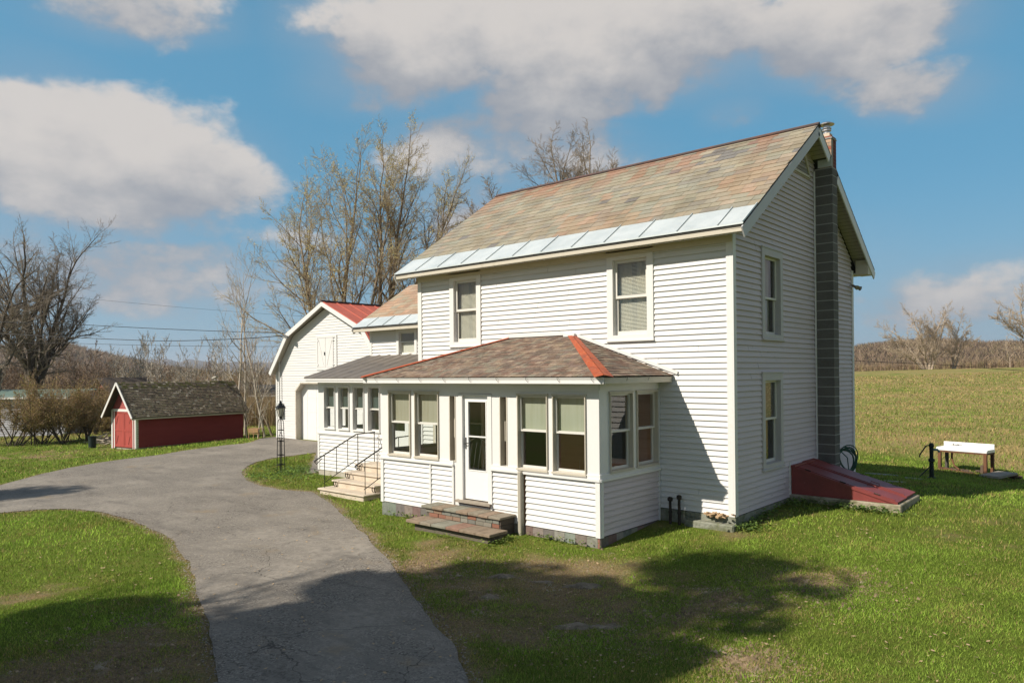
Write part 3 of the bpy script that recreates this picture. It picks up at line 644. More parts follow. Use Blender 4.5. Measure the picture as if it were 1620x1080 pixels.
# entry roof: ribbed brown-grey metal
ga, gb, gy0, gy1, gz0, gz1 = -13.5, -7.6, .24, 2.72, 2.42, 3.12
mb = MB(); n = 60
prof = []
for i in range(n+1):
    x = ga+(gb-ga)*i/n; k = i % 5
    prof.append((x, .0 if k else .028))
for (xa, za), (xb, zb) in zip(prof, prof[1:]): 
    mb.poly([(xa, gy0, gz0+za), (xb, gy0, gz0+zb), (xb, gy1, gz1+zb), (xa, gy1, gz1+za)]); mb.poly([(xa, gy0, gz0+za), (xa, gy0, gz0-.012), (xb, gy0, gz0-.012), (xb, gy0, gz0+zb)])
er = mb.build('entry_roof', GREYM, house)
mb = MB(); mb.prism([(ga+.01, gy0+.01, gz0-.02), (ga+.01, gy1, gz1-.02), (ga+.01, gy1, gz1-.07), (ga+.01, gy0+.01, gz0-.07)], (gb-ga-.02, 0, 0)); mb.box(ga+.05, -8.1, gy0+.03, gy0+.055, gz0-.13, gz0-.03); mb.box(ga+.06, -8.1, gy0+.055, EY, gz0-.075, gz0-.067); mb.build('entry_fascia', TRIM, er)
# ell
EL = Fr((0,2.7,0), (1,0,0), (0,-1,0)); ew = (-12.16, -11.21, 3.045, 3.93); ex = -13.47
mb = MB(); siding(mb, EL, ex+.08, -W, 2.9, 4.0, [ins(ew, .02)])
LE = Fr((ex,0,0), (0,-1,0), (-1,0,0)); er2 = (5.60-4.01)/(4.76-2.3)
siding(mb, LE, -6.82, -2.7, -.2, 5.4, lim=lambda z: (-6.82, -2.7) if z < 4.2 else (-(6.82-(z-4.2)/er2), -(2.7+(z-4.2)/er2)))
mb.build('ell_clapboards', WHITE, house)
mb = MB(); EL.box(mb, ex-.02, ex+.08, -.01, .024, 2.9, 4.05); EL.box(mb, ex, -W, .0, .02, 3.92, 4.05); LE.box(mb, -2.78, -2.70, -.01, .022, 2.9, 4.1); mb.build('ell_corner_boards', TRIM, house)
window(house, EL, *ew, cas=.11, meet=3.50, sash=.04, rec=.03, low=BLIND, capn=.04)
mb = MB(); ey0, ez0, yr2, zr2, yb2 = 2.3, 4.01, 4.76, 5.6, 7.22
def slate2(u, t, p): return jit(random.choice([(.40,.28,.195), (.37,.285,.205), (.34,.29,.215), (.41,.27,.185), (.36,.25,.18)]), .08)
tiles(mb, (-13.9, ey0+.46, ez0+.46*er2), (-7.9, ey0+.46, ez0+.46*er2), (-13.9, yr2, zr2), (-7.9, yr2, zr2), .2, .33, .011, slate2)
tiles(mb, (-13.9, yb2, ez0), (-7.9, yb2, ez0), (-13.9, yr2, zr2), (-7.9, yr2, zr2), .2, .33, .011, slate2)
elr = mb.build('ell_roof', SLATE, house)
mb = MB(); mb.prism([(-13.89, ey0, ez0-.006), (-13.89, yr2, zr2-.006), (-13.89, yb2, ez0-.006), (-13.89, yb2, ez0-.05), (-13.89, yr2, zr2-.05), (-13.89, ey0, ez0-.05)], (5.99,0,0)); mb.build('ell_roof_deck', bpy.data.materials['roof_underlay'], elr)
mb = MB(); xx = [-13.9+.78*i for i in range(8)]
for a, b in zip(xx, xx[1:]):
    mb.poly([(a+.004, ey0-.01, ez0+.012), (b-.004, ey0-.01, ez0+.012), (b-.004, ey0+.48, ez0+.48*er2+.02), (a+.004, ey0+.48, ez0+.48*er2+.02)]); mb.beam((b-.012, ey0-.01, ez0+.02), (b-.012, ey0+.48, ez0+.48*er2+.03), .014, .026)
mb.build('eave_flashing', METALW, elr)
mb = MB(); mb.box(-13.86, -W, ey0+.01, ey0+.035, ez0-.14, ez0-.055); mb.prism([(-13.86, ey0+.03, ez0-.12), (-13.86, 2.68, ez0-.06), (-13.86, 2.68, ez0-.09), (-13.86, ey0+.03, ez0-.15)], (13.86-W,0,0)); mb.build('ell_cornice', CREAM, house)
mb = MB(); mb.beam((-13.89, ey0, ez0-.13), (-13.89, yr2, zr2-.13), .025, .16); mb.beam((-13.89, yb2, ez0-.13), (-13.89, yr2, zr2-.13), .025, .16); mb.build('rake_board', TRIM, house)

# =================================================================== things round the house
# stone front step
st = thing('stone_steps', (-4.3, -2.4, -.42), 'brick and flagstone double step below the white storm door', 'steps')
def slabs(mb, x0, x1, y0, y1, z0, z1, n):
    x = x0
    for i in range(n):
        w = (x1-x0)/n*random.uniform(.8, 1.2) if i < n-1 else x1-x
        mb.cur = jit(random.choice([(.25,.215,.165), (.26,.195,.14), (.27,.165,.12), (.23,.22,.175), (.245,.185,.135)]), .08)
        mb.box(x+.002, x+w-.002, y0+random.uniform(0, .012), y1, z0, z1+random.uniform(-.004, .004)); x += w
    mb.cur = None
mb = MB(); slabs(mb, -5.36, -3.28, -2.44, -1.985, -.10, -.055, 7); mb.build('upper_tread', STONE, st, bevel=.006)
mb = MB(); slabs(mb, -5.30, -3.12, -2.88, -2.40, -.31, -.26, 6); mb.build('lower_tread', STONE, st, bevel=.006)
mb = MB()
for row in range(2):
    x = -5.28+(.0 if row else .1)
    while x < -3.36:
        w = random.uniform(.18, .26); w = min(w, -3.34-x); mb.cur = jit(random.choice([(.22,.105,.07), (.25,.165,.115), (.20,.19,.155), (.17,.17,.145)]), .12)
        mb.box(x+.006, x+w-.006, -2.385+random.uniform(-.006, .006), -2.2, -.258+row*.078, -.188+row*.078); x += w
for k in range(3): mb.cur = (.10,.08,.065); mb.box(-3.36, -3.325+.004*k, -2.37, -1.99, -.45+.12*k, -.34+.12*k)
mb.cur = None; mb.build('brick_riser', BRICK, st)
mb = MB(); mb.box(-5.27, -3.37, -2.36, -1.99, -.6, -.102); mb.box(-5.15, -3.25, -2.78, -2.37, -.6, -.312); mb.build('mortar_core', mat('dark_mortar', (.13,.11,.085), .95, bump=(30,.7,.02)), st)
# precast concrete steps with railings
ps = thing('concrete_steps', (-9.6, -.4, -.5), 'tan concrete steps with black railings leading to the side entry', 'steps')
mb = MB(); sx0, sx1 = -10.58, -8.78
tr = [(-1.25, -.38), (-.86, -.21), (-.49, -.04), (-.12, .13)]
for i, (y, z) in enumerate(tr):
    yb = .56
    mb.box(sx0+.05+(0 if i else -.05), sx1-.05+(0 if i else .05), y+.04, yb, z-.2 if i else -.7, z-.045)
    mb.box(sx0+.0+(.0 if i else -.06), sx1+(0 if i else .06), y, yb+.002*i, z-.045, z)
mb.box(sx0+.06, sx1-.06, -.75, .55, -.72, -.25)
mb.build('step_block', CONCW, ps, bevel=.012)
mb = MB()
for (y, z) in tr[1:]:
    for x in (sx0+.12, sx1-.1):
        for dy in (0, .0): mb.tube([(x, y-.01, z-.03), (x, y-.015, z-.10), (x, y+.02, z-.16)], .012, 6); mb.tube([(x+.09, y-.01, z-.03), (x+.09, y-.015, z-.10), (x+.09, y+.02, z-.16)], .012, 6)
mb.build('bracket', BLACK, ps)
def railing(x, yend):
    mb = MB(); h = .78; r = .011
    P = lambda y: -.38+(y+1.25)*.46
    mb.tube([(x, -1.42, P(-1.3)+h-.06), (x, -1.36, P(-1.3)+h-.02), (x, -.12, P(-.12)+h), (x, yend, P(-.12)+h+.02)], .016, 6)
    mb.tube([(x, -1.42, P(-1.3)+h-.06), (x, -1.36, P(-1.3)+h-.13), (x, -1.2, P(-1.2)+h-.05)], .010, 6)
    for y in (-1.12, -.75, -.4): mb.tube([(x, y, P(y)+.08 if y > -1.1 else -.38), (x, y, P(y)+h)], r, 4)
    mb.tube([(x, -1.15, P(-1.12)+.06), (x, -.1, P(-.1)+.10)], r, 4)
    mb.tube([(x, -.07, .13), (x, -.07, P(-.12)+h)], .014, 4); mb.tube([(x, yend-.02, .13), (x, yend-.02, P(-.12)+h+.02)], .014, 4)
    mb.build('railing', BLACK, ps)
railing(sx0+.08, .5); railing(sx1-.05, .5)
# cellar bulkhead
bh = thing('cellar_bulkhead', (1, 3.25, -.1), 'dark red sloping steel cellar doors against the gable wall', 'cellar doors')
mb = MB(); y0, y1 = 2.60, 3.92
mb.prism([(.03,y0,.06), (1.92,y0,.06), (1.92,y0,.085), (.03,y0,.60)], (0,.02,0)); mb.prism([(.03,y1-.02,.06), (1.92,y1-.02,.06), (1.92,y1-.02,.085), (.03,y1-.02,.60)], (0,.02,0)); mb.box(1.90,1.925,y0+.02,y1-.02,.06,.085)
mb.build('side_panel', REDB, bh)
sl_ = (.085-.60)/(1.92-.03)
def bz(x): return .60+(x-.03)*sl_
for a, b, up in ((y0-.02, (y0+y1)/2-.01, 0), ((y0+y1)/2-.015, y1+.02, .018)):
    mb = MB(); mb.prism([(.02,a,bz(.02)+.004+up), (1.96,a,bz(1.96)+.004+up), (1.96,a,bz(1.96)+.022+up), (.02,a,bz(.02)+.022+up)], (0,b-a,0))
    mb.prism([(.02,a,bz(.02)-.03), (1.96,a,bz(1.96)-.03), (1.96,a,bz(1.96)+.003+up), (.02,a,bz(.02)+.003+up)], (0,.012,0))
    mb.prism([(.05,a+.06,bz(.05)+.022+up), (1.9,a+.06,bz(1.9)+.022+up), (1.9,a+.06,bz(1.9)+.034+up), (.05,a+.06,bz(.05)+.034+up)], (0,.035,0))
    mb.build('door_leaf', REDB, bh)
for yy, up in (((y0+y1)/2-.12, 0), ((y0+y1)/2+.12, .018)):
    mb = MB(); mb.tube([(1.45,yy,bz(1.45)+.02+up), (1.45,yy,bz(1.45)+.06+up), (1.30,yy,bz(1.30)+.06+up), (1.30,yy,bz(1.30)+.02+up)], .008, 6); mb.build('door_handle', REDB, bh)
for yy in (y0+.02, y1-.02):
    for xx in (.35, 1.0, 1.6):
        mb = MB(); mb.tube([(xx-.05,yy,bz(xx-.05)+.035), (xx+.05,yy,bz(xx+.05)+.035)], .012, 6); mb.build('hinge', PIPE, bh)
mb = MB(); mb.box(.03, .12, y0-.03, y1+.03, .605, .63); mb.build('top_flashing', REDB, bh)
mb = MB(); mb.box(.0, 2.02, y0-.06, y1+.08, -.5, .055); mb.build('concrete_curb', mat('mossy_curb', (.34,.30,.22), .95, var=[(5, (.16,.15,.08), .45, .62), (9, (.45,.40,.31), .55, .75)], bump=(18,.7,.03)), bh, bevel=.015)
mb = MB(); mb.box(.0, .03, y0-.05, y0-.01, -.0, .68); mb.build('edge_trim', TRIM, bh)
# hose
mb = MB(); cy, cz = 5.35, .42
for k in range(7):
    rr = .20+random.uniform(-.03, .04); zz = .27+random.uniform(-.03, .05); oy = random.uniform(-.08, .08); ox = .05+.022*k
    mb.tube([(ox+.14+rr*math.cos(a)*.75+.02*math.sin(a*2+k), cy+oy*.6+rr*math.cos(a)*.8, cz+.02*k+zz*math.sin(a)) for a in np.linspace(0, 2*math.pi, 22)], .013, 6, cap=False)
mb.tube([(.12, cy+.1, .66), (.2, cy+.3, .5), (.2, cy+.42, .1), (.3, cy+.5, 0.02)], .013, 6)
tag(mb.build('garden_hose', HOSE, None, loc=(.1, cy, .1)), 'coiled green garden hose hanging on the gable wall behind the chimney', 'hose')
# vent pipes
for i, (x, h) in enumerate(((-1.15, .24), (-.97, .29))):
    vp = MB(); vp.tube([(x, -.17, -.5), (x, -.17, h-.05)], .026, 10); vp.lathe((x, -.17, h-.08), [(.026,0), (.045,.01), (.05,.05), (.04,.075), (.0,.09)], 12)
    vp.lathe((x, -.17, -.05), [(.034,0), (.034,.04)], 10)
    tag(vp.build('fill_pipe', PIPE, None, loc=(x, -.17, -.2)), ('short rusty fill pipe nearest the porch wall', 'slightly taller rusty fill pipe further from the porch')[i], 'pipe', 'fill pipes by the foundation')
mb = MB(); 
for k in range(26):
    x = -.35+random.gauss(0, .13); y = -.1+random.gauss(0, .03); z = -.02+abs(random.gauss(0, .03)); s = random.uniform(.02, .05)
    mb.obox((x, y, z), Vector((math.cos(k), math.sin(k), .3)).normalized(), Vector((-math.sin(k), math.cos(k), .2)).normalized(), -s*1.6, s*1.6, -s, s*.5, 0, s*.7)
tag(mb.build('stone_rubble', mat('tan_rubble', (.42,.29,.17), .95, bump=(20,.7,.03)), None, loc=(-.35,-.1,-.02)), 'small heap of tan crumbled stone on the foundation ledge by the corner', 'rubble')
mb = MB(); z0 = -.3; mb.box(-.86, .06, -.2, .0, -.6, -.125); tag(mb.build('foundation_ledge', MOSS, None, loc=(-.4,-.1,-.3), bevel=.02), 'mossy stone ledge at the foot of the near house corner', 'stone ledge')

# pump, sink on stand, slabs
PXX, PYY, gz = gpt(1474, 757)
mb = MB(); b = (PXX, PYY, gz); pdx, pdy = PXX-1.68, PYY-6.82
mb.lathe(b, [(.10,-.1), (.10,.04), (.055,.05), (.05,.42), (.075,.44), (.075,.50), (.045,.52), (.05,.80), (.06,.82), (.06,.87), (.03,.91)], 12)
pr = mb.build('hand_pump', mat('dark_green_iron', (.02,.03,.024), .6, .4), None, loc=b, smooth=False)
tag(pr, 'dark iron hand water pump post standing on the lawn left of the sink', 'water pump')
Q = lambda x, y, z: (x+pdx, y+pdy, z)
mb = MB(); mb.tube([Q(1.68,6.82,gz+.86), Q(1.58,6.73,gz+.84), Q(1.46,6.63,gz+.62), Q(1.45,6.62,gz+.55)], .016, 6); mb.tube([Q(1.68,6.82,gz+.35), Q(1.48,6.66,gz+.1), Q(1.38,6.58,gz-.02)], .014, 6); mb.build('pump_handle', BLACK, pr)
mb = MB(); mb.tube([Q(1.68,6.82,gz+.74), Q(1.80,6.9,gz+.74), Q(1.84,6.93,gz+.68)], .028, 8); mb.build('spout', mat('verdigris', (.12,.24,.22), .7), pr)
SO = Vector(gpt(1484, 742)); su = Vector((.97,-.24,0)).normalized(); _r = ray(1556, 750); _A = np.array([[su.x, -_r[0]], [su.y, -_r[1]]]); KS = float(np.linalg.solve(_A, np.array([CC[0]-SO.x, CC[1]-SO.y]))[0])/1.38; print('sink', SO, KS); sn = Vector((-su.y*-1, -su.x, 0)); sn = Vector((su.y, -su.x, 0))
SF = Fr(SO, su, sn); 
sd = thing('sink_stand', tuple(SO), 'rusty brown timber stand carrying the old white sink', 'stand')
for (u, n_) in ((.06,0), (1.44,0), (.06,-.5), (1.44,-.5)):
    mb = MB(); SF.box(mb, u-.045, u+.045, n_-.04, n_+.04, -.35, .60); mb.build('leg', WOODR if u > 1 or n_ == 0 else mat('grey_leg', (.09,.08,.07), .9), sd)
mb = MB(); SF.box(mb, 0.0, 1.5, -.04, .04, .60, .645); SF.box(mb, 0.0, 1.5, -.54, -.46, .60, .645); SF.box(mb, 0.0, .08, -.46, -.04, .602, .643); SF.box(mb, 1.42, 1.5, -.46, -.04, .602, .643); mb.build('top_rail', WOODR, sd)
mb = MB(); mb.beam(SF.p(.08,0,.06), SF.p(1.42,0,-.10), .06, .08); mb.build('bottom_rail', WOODR, sd)
sk = thing('kitchen_sink', tuple(SF.p(.75,-.25,.645)), 'long white porcelain farmhouse sink with backsplash on the timber stand', 'sink')
mb = MB(); panelb = MB()
SF.box(mb, -.04, 1.5, -.55, -.50, .647, .91); SF.box(mb, -.04, 1.5, .0, .05, .647, .74); SF.box(mb, -.04, .0, -.5, 0, .647, .76); SF.box(mb, 1.46, 1.5, -.5, 0, .647, .76); SF.box(mb, 0, 1.46, -.5, 0, .647, .675)
mb.build('basin', PORC, sk, bevel=.015)
mb = MB(); SF.box(mb, .15, .55, -.499, -.49, .80, .82); mb.tube([SF.p(.35,-.5,.82), SF.p(.35,-.44,.82), SF.p(.35,-.42,.78)], .014, 6)
for u in (.28,.42): mb.tube([SF.p(u,-.5,.83), SF.p(u,-.46,.83)], .02, 8)
mb.build('tap', mat('tarnished_chrome', (.35,.33,.3), .4, .8), sk)
mb = MB(); mb.tube([SF.p(.33,-.25,.64), SF.p(.33,-.25,.35), SF.p(.42,-.2,.15), SF.p(.62,-.1,.04)], .03, 8); mb.build('drain_pipe', WOODR, sk)
mb = MB()
for k in range(22):
    u = random.uniform(.2,1.3); n_ = random.uniform(-.45,0); s = random.uniform(.02,.05)
    mb.obox(SF.p(u,n_,-.01), Vector((math.cos(k),math.sin(k),0)), Vector((-math.sin(k),math.cos(k),0)), -s*2, s*2, -s, s, 0, s)
SF.box(mb, 1.28, 1.36, -.12, -.02, 0, .26)
tag(mb.build('scrap_pile', mat('brown_scrap', (.12,.085,.06), .95), None, loc=tuple(SF.p(.7,-.2,0))), 'dark bits of scrap lying on the ground under the sink stand', 'scrap')
for o_ in (sd, sk, bpy.data.objects['scrap_pile']):
    o_.location = SO + (Vector(o_.location)-SO)*KS; o_.scale = (KS, KS, KS)
def slabthing(name, label, px, py, wx, wy, h, ang, m, grp=None, tilt=0):
    x, y, z = gpt(px, py); mb = MB(); n = 9
    pts = [(math.cos(2*math.pi*i/n+.3)*wx*random.uniform(.8,1.1), math.sin(2*math.pi*i/n+.3)*wy*random.uniform(.8,1.1)) for i in range(n)]
    ca, sa = math.cos(ang), math.sin(ang)
    P = [(x+a*ca-b*sa, y+a*sa+b*ca, Hf(x+a*ca-b*sa, y+a*sa+b*ca)-.03+tilt*a) for a, b in pts]
    mb.prism(P, (0,0,h+.03)); o = mb.build(name, m, None, loc=(x,y,z), bevel=.012); tag(o, label, 'stone slab', grp); return o
GSL = mat('pale_grey_slab', (.36,.36,.35), .9, var=[(4,(.26,.26,.25),.4,.7)], bump=(30,.4,.01))
slabthing('stone_slab', 'largest pale flat stone on the shaded grass behind the cellar doors', 1395, 751, .42, .16, .03, .3, GSL, 'flat stones behind the bulkhead')
slabthing('stone_slab', 'smaller flat stone nearest the cellar doors', 1416, 762, .24, .09, .02, .3, GSL, 'flat stones behind the bulkhead')
slabthing('stone_slab', 'thin flat stone just left of the hand pump', 1447, 757, .26, .08, .02, .1, GSL, 'flat stones behind the bulkhead')
# broken concrete slab right of the sink
x, y, z = gpt(1578, 757); mb = MB(); uu = Vector((.76,-.65,0)); vv = Vector((.65,.76,0)); B = Vector((x,y,z))
mb.prism([B-uu*.38-vv*.25+Vector((0,0,.02)), B+uu*.34-vv*.27+Vector((0,0,.05)), B+uu*.40+vv*.28+Vector((0,0,.16)), B-uu*.3+vv*.3+Vector((0,0,.12))], (0,0,.06))
tag(mb.build('broken_slab', mat('tan_slab', (.34,.31,.26), .9, var=[(4,(.25,.23,.19),.4,.7)]), None, loc=(x,y,z)), 'tilted broken concrete slab lying right of the sink stand', 'concrete slab')
x, y, z = gpt(1603, 757); mb = MB()
for k in range(9):
    s = random.uniform(.04,.09); p = (x+random.gauss(0,.1), y+random.gauss(0,.1), z+random.uniform(0,.08))
    mb.obox(p, Vector((math.cos(k*2),math.sin(k*2),.2)).normalized(), Vector((-math.sin(k*2),math.cos(k*2),.2)).normalized(), -s*1.5, s*1.5, -s, s, 0, s*.8)
tag(mb.build('rubble_pile', mat('brown_rubble', (.13,.08,.055), .95), None, loc=(x,y,z)), 'heap of rusty brown rubble at the right end of the concrete slab', 'rubble')

# =================================================================== GARAGE (gambrel barn)
gr = thing('gambrel_garage', (-21.26, 11, -.42), 'white gambrel-roofed garage with red metal roof and loft doors', 'garage')
GX, GY, GYE = -21.26, 6.5, 15.5
GW = 4.16
GF = Fr((0,GY,0), (1,0,0), (0,-1,0))
kx, kz, az_, bz_ = 2.72, 4.30, 5.55, 2.66
def galim(z):
    if z < bz_: return (GX-GW+.08, GX+GW-.08)
    if z < kz: h = GW-(z-bz_)/(kz-bz_)*(GW-kx); return (GX-h, GX+h)
    h = kx*(1-(z-kz)/(az_-.08-kz)); return (GX-h, GX+h)
go = (-23.82, -18.6, -1, 2.17); lo_ = (-22.12, -20.62, 2.72, 4.22)
mb = MB(); siding(mb, GF, GX-GW, GX+GW, -.40, az_-.1, [go], lim=galim, lap=.115, t=.008)
mb.build('gable_clapboards', WHITE, gr)
mb = MB(); siding(mb, Fr((GX+GW,0,0), (0,1,0), (1,0,0)), GY, GYE, -.4, 2.66); siding(mb, Fr((GX-GW,0,0), (0,-1,0), (-1,0,0)), -GYE, -GY-.08, -.4, 2.66)
siding(mb, Fr((0,GYE,0), (-1,0,0), (0,1,0)), -GX-GW, -GX+GW, -.4, az_-.1, lim=lambda z: tuple(sorted((-galim(z)[0], -galim(z)[1]))), lap=.2); mb.build('side_clapboards', WHITE, gr)
mb = MB(); GF.box(mb, GX-GW-.02, GX-GW+.08, -.01, .024, -.42, 2.66); mb.build('corner_board', TRIM, gr)
# overhead door with chamfered head
mb = MB(); GF.box(mb, -23.82, -23.76, -.28, .026, -.42, 1.80); GF.box(mb, -23.40, -18.6, -.28, .026, 2.12, 2.18); mb.beam(tuple(GF.p(-23.79, -.127, 1.80)), tuple(GF.p(-23.38, -.127, 2.15)), .306, .06, up=(0,0,1)); mb.build('door_casing', mat('beige_casing', (.52,.47,.39), .7, var=[(5,(.42,.36,.28),.5,.75)]), gr)
mb = MB(); GF.box(mb, -23.84, -23.38, -.02, .003, 1.78, 2.2)
mb2 = MB(); mb2.prism([GF.p(-23.83,.004,1.80), GF.p(-23.40,.004,2.17), GF.p(-23.83,.004,2.17)], (0,.012,0)); mb2.build('header_corner', WHITE, gr)
mb = MB(); GF.box(mb, -23.76, -18.6, -.30, -.27, -.45, 2.15)
for x in (-23.3, -22.6, -21.9, -21.2): GF.box(mb, x-.012, x+.012, -.27, -.262, -.42, 2.12)
for z in (.2, .85, 1.5): GF.box(mb, -23.76, -18.6, -.27, -.264, z-.008, z+.008)
gd = mb.build('overhead_door', DOORW, gr)
# loft doors
lf = MB(); frame4(lf, GF, *lo_, .10, .0, .035); 
ld0 = lf.build('loft_door_frame', WHITE, gr)
cxm = (lo_[0]+lo_[1])/2-.08
for s in (-1, 1):
    mb = MB(); a, b = (cxm-.56, cxm-.01) if s < 0 else (cxm+.01, cxm+.56); GF.box(mb, a, b, .0, .022, 2.84, 4.12)
    p = GF.p(a+.06 if s < 0 else b-.06, .026, 4.08); q = GF.p(b-.1 if s < 0 else a+.1, .026, 2.9); mb.beam(p, q, .012, .012, up=(0,1,0))
    for z in (2.95, 4.0): GF.box(mb, (a-.05 if s < 0 else b-.06), (a+.06 if s < 0 else b+.05), .03, .042, z-.025, z+.025)
    mb.build('loft_door', WHITE, gr)
mb = MB(); GF.box(mb, cxm-.05, cxm-.02, .03, .06, 3.36, 3.5); mb.build('latch', BLACK, gr)
# roof
prof = [(-GW-.12, bz_-.04), (-kx-.1, kz+.10), (0, az_+.10), (kx+.1, kz+.10), (GW+.12, bz_-.04)]
yo = GY-.32; ro = MB()
for (a, za), (b, zb) in zip(prof, prof[1:]):
    n = 56; 
    for i in range(n):
        ya = yo+(GYE+.3-yo)*i/n; yb = yo+(GYE+.3-yo)*(i+1)/n; e0 = .025 if i % 4 == 0 else 0
        d = Vector((b-a, 0, zb-za)).normalized(); nn = Vector((-d.z, 0, d.x))
        A, B = Vector((GX+a, ya, za)), Vector((GX+b, ya, zb)); A2, B2 = Vector((GX+a, yb, za)), Vector((GX+b, yb, zb))
        if e0:
            m1, m2 = A.lerp(A2, .35), B.lerp(B2, .35); ro.poly([A, B, m2+nn*e0, m1+nn*e0]); ro.poly([m1+nn*e0, m2+nn*e0, B2, A2])
        else: ro.poly([A, B, B2, A2])
gro = ro.build('metal_roof', REDM, gr)
mb = MB()
for (a, za), (b, zb) in zip(prof, prof[1:]):
    mb.prism([(GX+a, yo+.01, za-.01), (GX+b, yo+.01, zb-.01), (GX+b*.985, yo+.01, zb-.07), (GX+a*.985, yo+.01, za-.07)], (0, GYE-yo+.2, 0))
mb.build('roof_deck', SOF, gro)
mb = MB()
for (a, za), (b, zb) in zip(prof, prof[1:]):
    mb.prism([(GX+a, yo-.02, za-.004), (GX+b, yo-.02, zb-.004), (GX+b*.965, yo-.02, zb-.19), (GX+a*.965, yo-.02, za-.19 if abs(a) < 4 else za-.12)], (0, .028, 0))
mb.build('rake_board', TRIM, gr)
mb = MB(); mb.tube([(GX, yo-.02, az_+.12), (GX, GYE+.3, az_+.12)], .05, 6); mb.build('ridge_cap', mat('dark_ridge', (.05,.03,.03), .6), gro)
mb = MB(); mb.box(GX-GW, GX+GW, GY+.31, GY+.34, -.45, 2.7); mb.build('inner_wall', ROOM, gr)
mb = MB(); mb.box(GX-GW+.02, GX+GW-.02, GY+.03, GYE-.02, -.9, -.43); mb.build('slab', CONC, gr)
# electric meter
mb = MB(); mx, my = -24.98, GY-.04
mb.box(mx-.2, mx+.2, my-.16, my+.01, .62, 1.22); mb.lathe((mx, my-.16, .95), [(.10,-.05),(.13,0),(.10,.08)], 14); mb.tube([(mx-.02, my-.06, 1.22), (mx-.02, my-.06, 3.3), (mx-.02, my-.06, 3.45)], .03, 8)
tag(mb.build('electric_meter', mat('grey_meter_box', (.42,.42,.40), .6), None, loc=(mx, my, .9), bevel=.02), 'grey electric meter box with conduit on the garage wall behind the lamp post', 'electric meter')
mb = MB()
for k in range(3): mb.lathe((-24.0+.09*k, yo-.1, 4.28-.03*k), [(.02,-.06),(.05,-.04),(.03,0),(.05,.03),(.02,.07)], 8)
mb.box(-24.1, -23.75, yo-.06, yo-.02, 4.2, 4.28)
tag(mb.build('wire_insulator', mat('insulator_grey', (.2,.2,.19), .6), None, loc=(-24, yo-.08, 4.25)), 'cluster of cable insulators under the garage eave where wires land', 'insulator')
# lamp post
lx, ly = -14.85, .28; lz = Hf(lx, ly)
lp = thing('lamp_post', (lx, ly, lz), 'black wrought iron garden lamp post beside the driveway', 'lamp post')
mb = MB()
for (a, b) in ((-1,-1),(1,-1),(1,1),(-1,1)): mb.tube([(lx+a*.085, ly+b*.085, lz-.05), (lx+a*.078, ly+b*.078, lz+.7), (lx+a*.062, ly+b*.062, lz+1.5), (lx+a*.05, ly+b*.05, lz+1.62), (lx, ly, lz+1.7)], .0125, 6)
for z, w in ((.25,.083), (.55,.080), (.98,.073), (1.32,.066)):
    for i in range(4):
        c = [(-1,-1),(1,-1),(1,1),(-1,1)]; a, b = c[i], c[(i+1) % 4]; mb.tube([(lx+a[0]*w, ly+a[1]*w, lz+z), (lx+b[0]*w, ly+b[1]*w, lz+z)], .012, 5)
mb.tube([(lx, ly, lz), (lx, ly, lz+1.0)], .010, 5)
for s in (-1,1): mb.tube([(lx+s*.0, ly, lz+.98), (lx+s*.05, ly+s*.05, lz+1.1), (lx, ly, lz+1.25)], .008, 5)
mb.build('post', BLACK, lp)
mb = MB(); mb.lathe((lx, ly, lz), [(.03,1.68), (.05,1.72), (.06,1.74)], 6); mb.lathe((lx, ly, lz), [(.17,2.0), (.16,2.015), (.10,2.08), (.06,2.10), (.06,2.13), (.03,2.16), (.035,2.19), (.0,2.24)], 6)
for k in range(6):
    a = 2*math.pi*k/6; mb.tube([(lx+.06*math.cos(a), ly+.06*math.sin(a), lz+1.74), (lx+.125*math.cos(a), ly+.125*math.sin(a), lz+2.0)], .008, 4)
ln = mb.build('lantern', BLACK, lp)
mb = MB(); mb.lathe((lx, ly, lz), [(.055,1.75), (.118,1.995)], 6); mb.build('lantern_glass', mat('frosted_glass', (.5,.48,.42), .3, spec=.5), ln)

# =================================================================== RED SHED
zb = -.97; th = R_(8.5)
r_ = ray(215.5, 711); tt = (zb-CC[2])/r_[2]; sN = Vector(CC + r_*tt)
ru = Vector((math.cos(th), math.sin(th), 0)); rn = Vector((math.sin(th), -math.cos(th), 0))   # ru along gable, rn = outward from gable
rw, rl = 2.08, 6.0
sN0 = Vector((sN.x, sN.y, 0)); SG = Fr(sN0 - ru*rw, ru, rn); SS = Fr(sN0, -rn, ru)   # gable frame (u 0..rw), long side frame (u 0..rl)
ze, za_ = .92, 2.24
sh = thing('red_shed', tuple(sN-ru*1.6-rn*3), 'long dark red clapboard shed with mossy shingle roof and double doors', 'shed')
def slim(z):
    if z < ze: return (.03, rw-.03)
    k = (z-ze)/(za_-ze)*rw/2; return (k, rw-k)
mb = MB(); siding(mb, SG, 0, rw, zb, za_-.05, [(.28, 1.86, -2, .96)], lim=slim, lap=.1)
mb.build('gable_clapboards', mat('faded_red_clapboard', (.36,.085,.075), .75, var=[(4, (.27,.055,.05), .4, .7), (14,(.5,.3,.28),.62,.8,(1,1,3))]), sh)
mb = MB(); siding(mb, SS, .03, rl, zb+.08, ze, lap=.11, t=.03)
siding(mb, Fr(sN0-rn*rl, -ru, -rn), 0, rw, zb, za_-.05, lim=slim); siding(mb, Fr(sN0-ru*rw-rn*rl, rn, -ru), 0, rl, zb, ze); mb.build('side_clapboards', REDW, sh)
mb = MB(); SG.box(mb, -.02, .09, -.01, .03, zb-.02, ze); SG.box(mb, rw-.09, rw+.0, -.01, .03, zb-.02, ze); mb.build('corner_board', TRIM, sh)
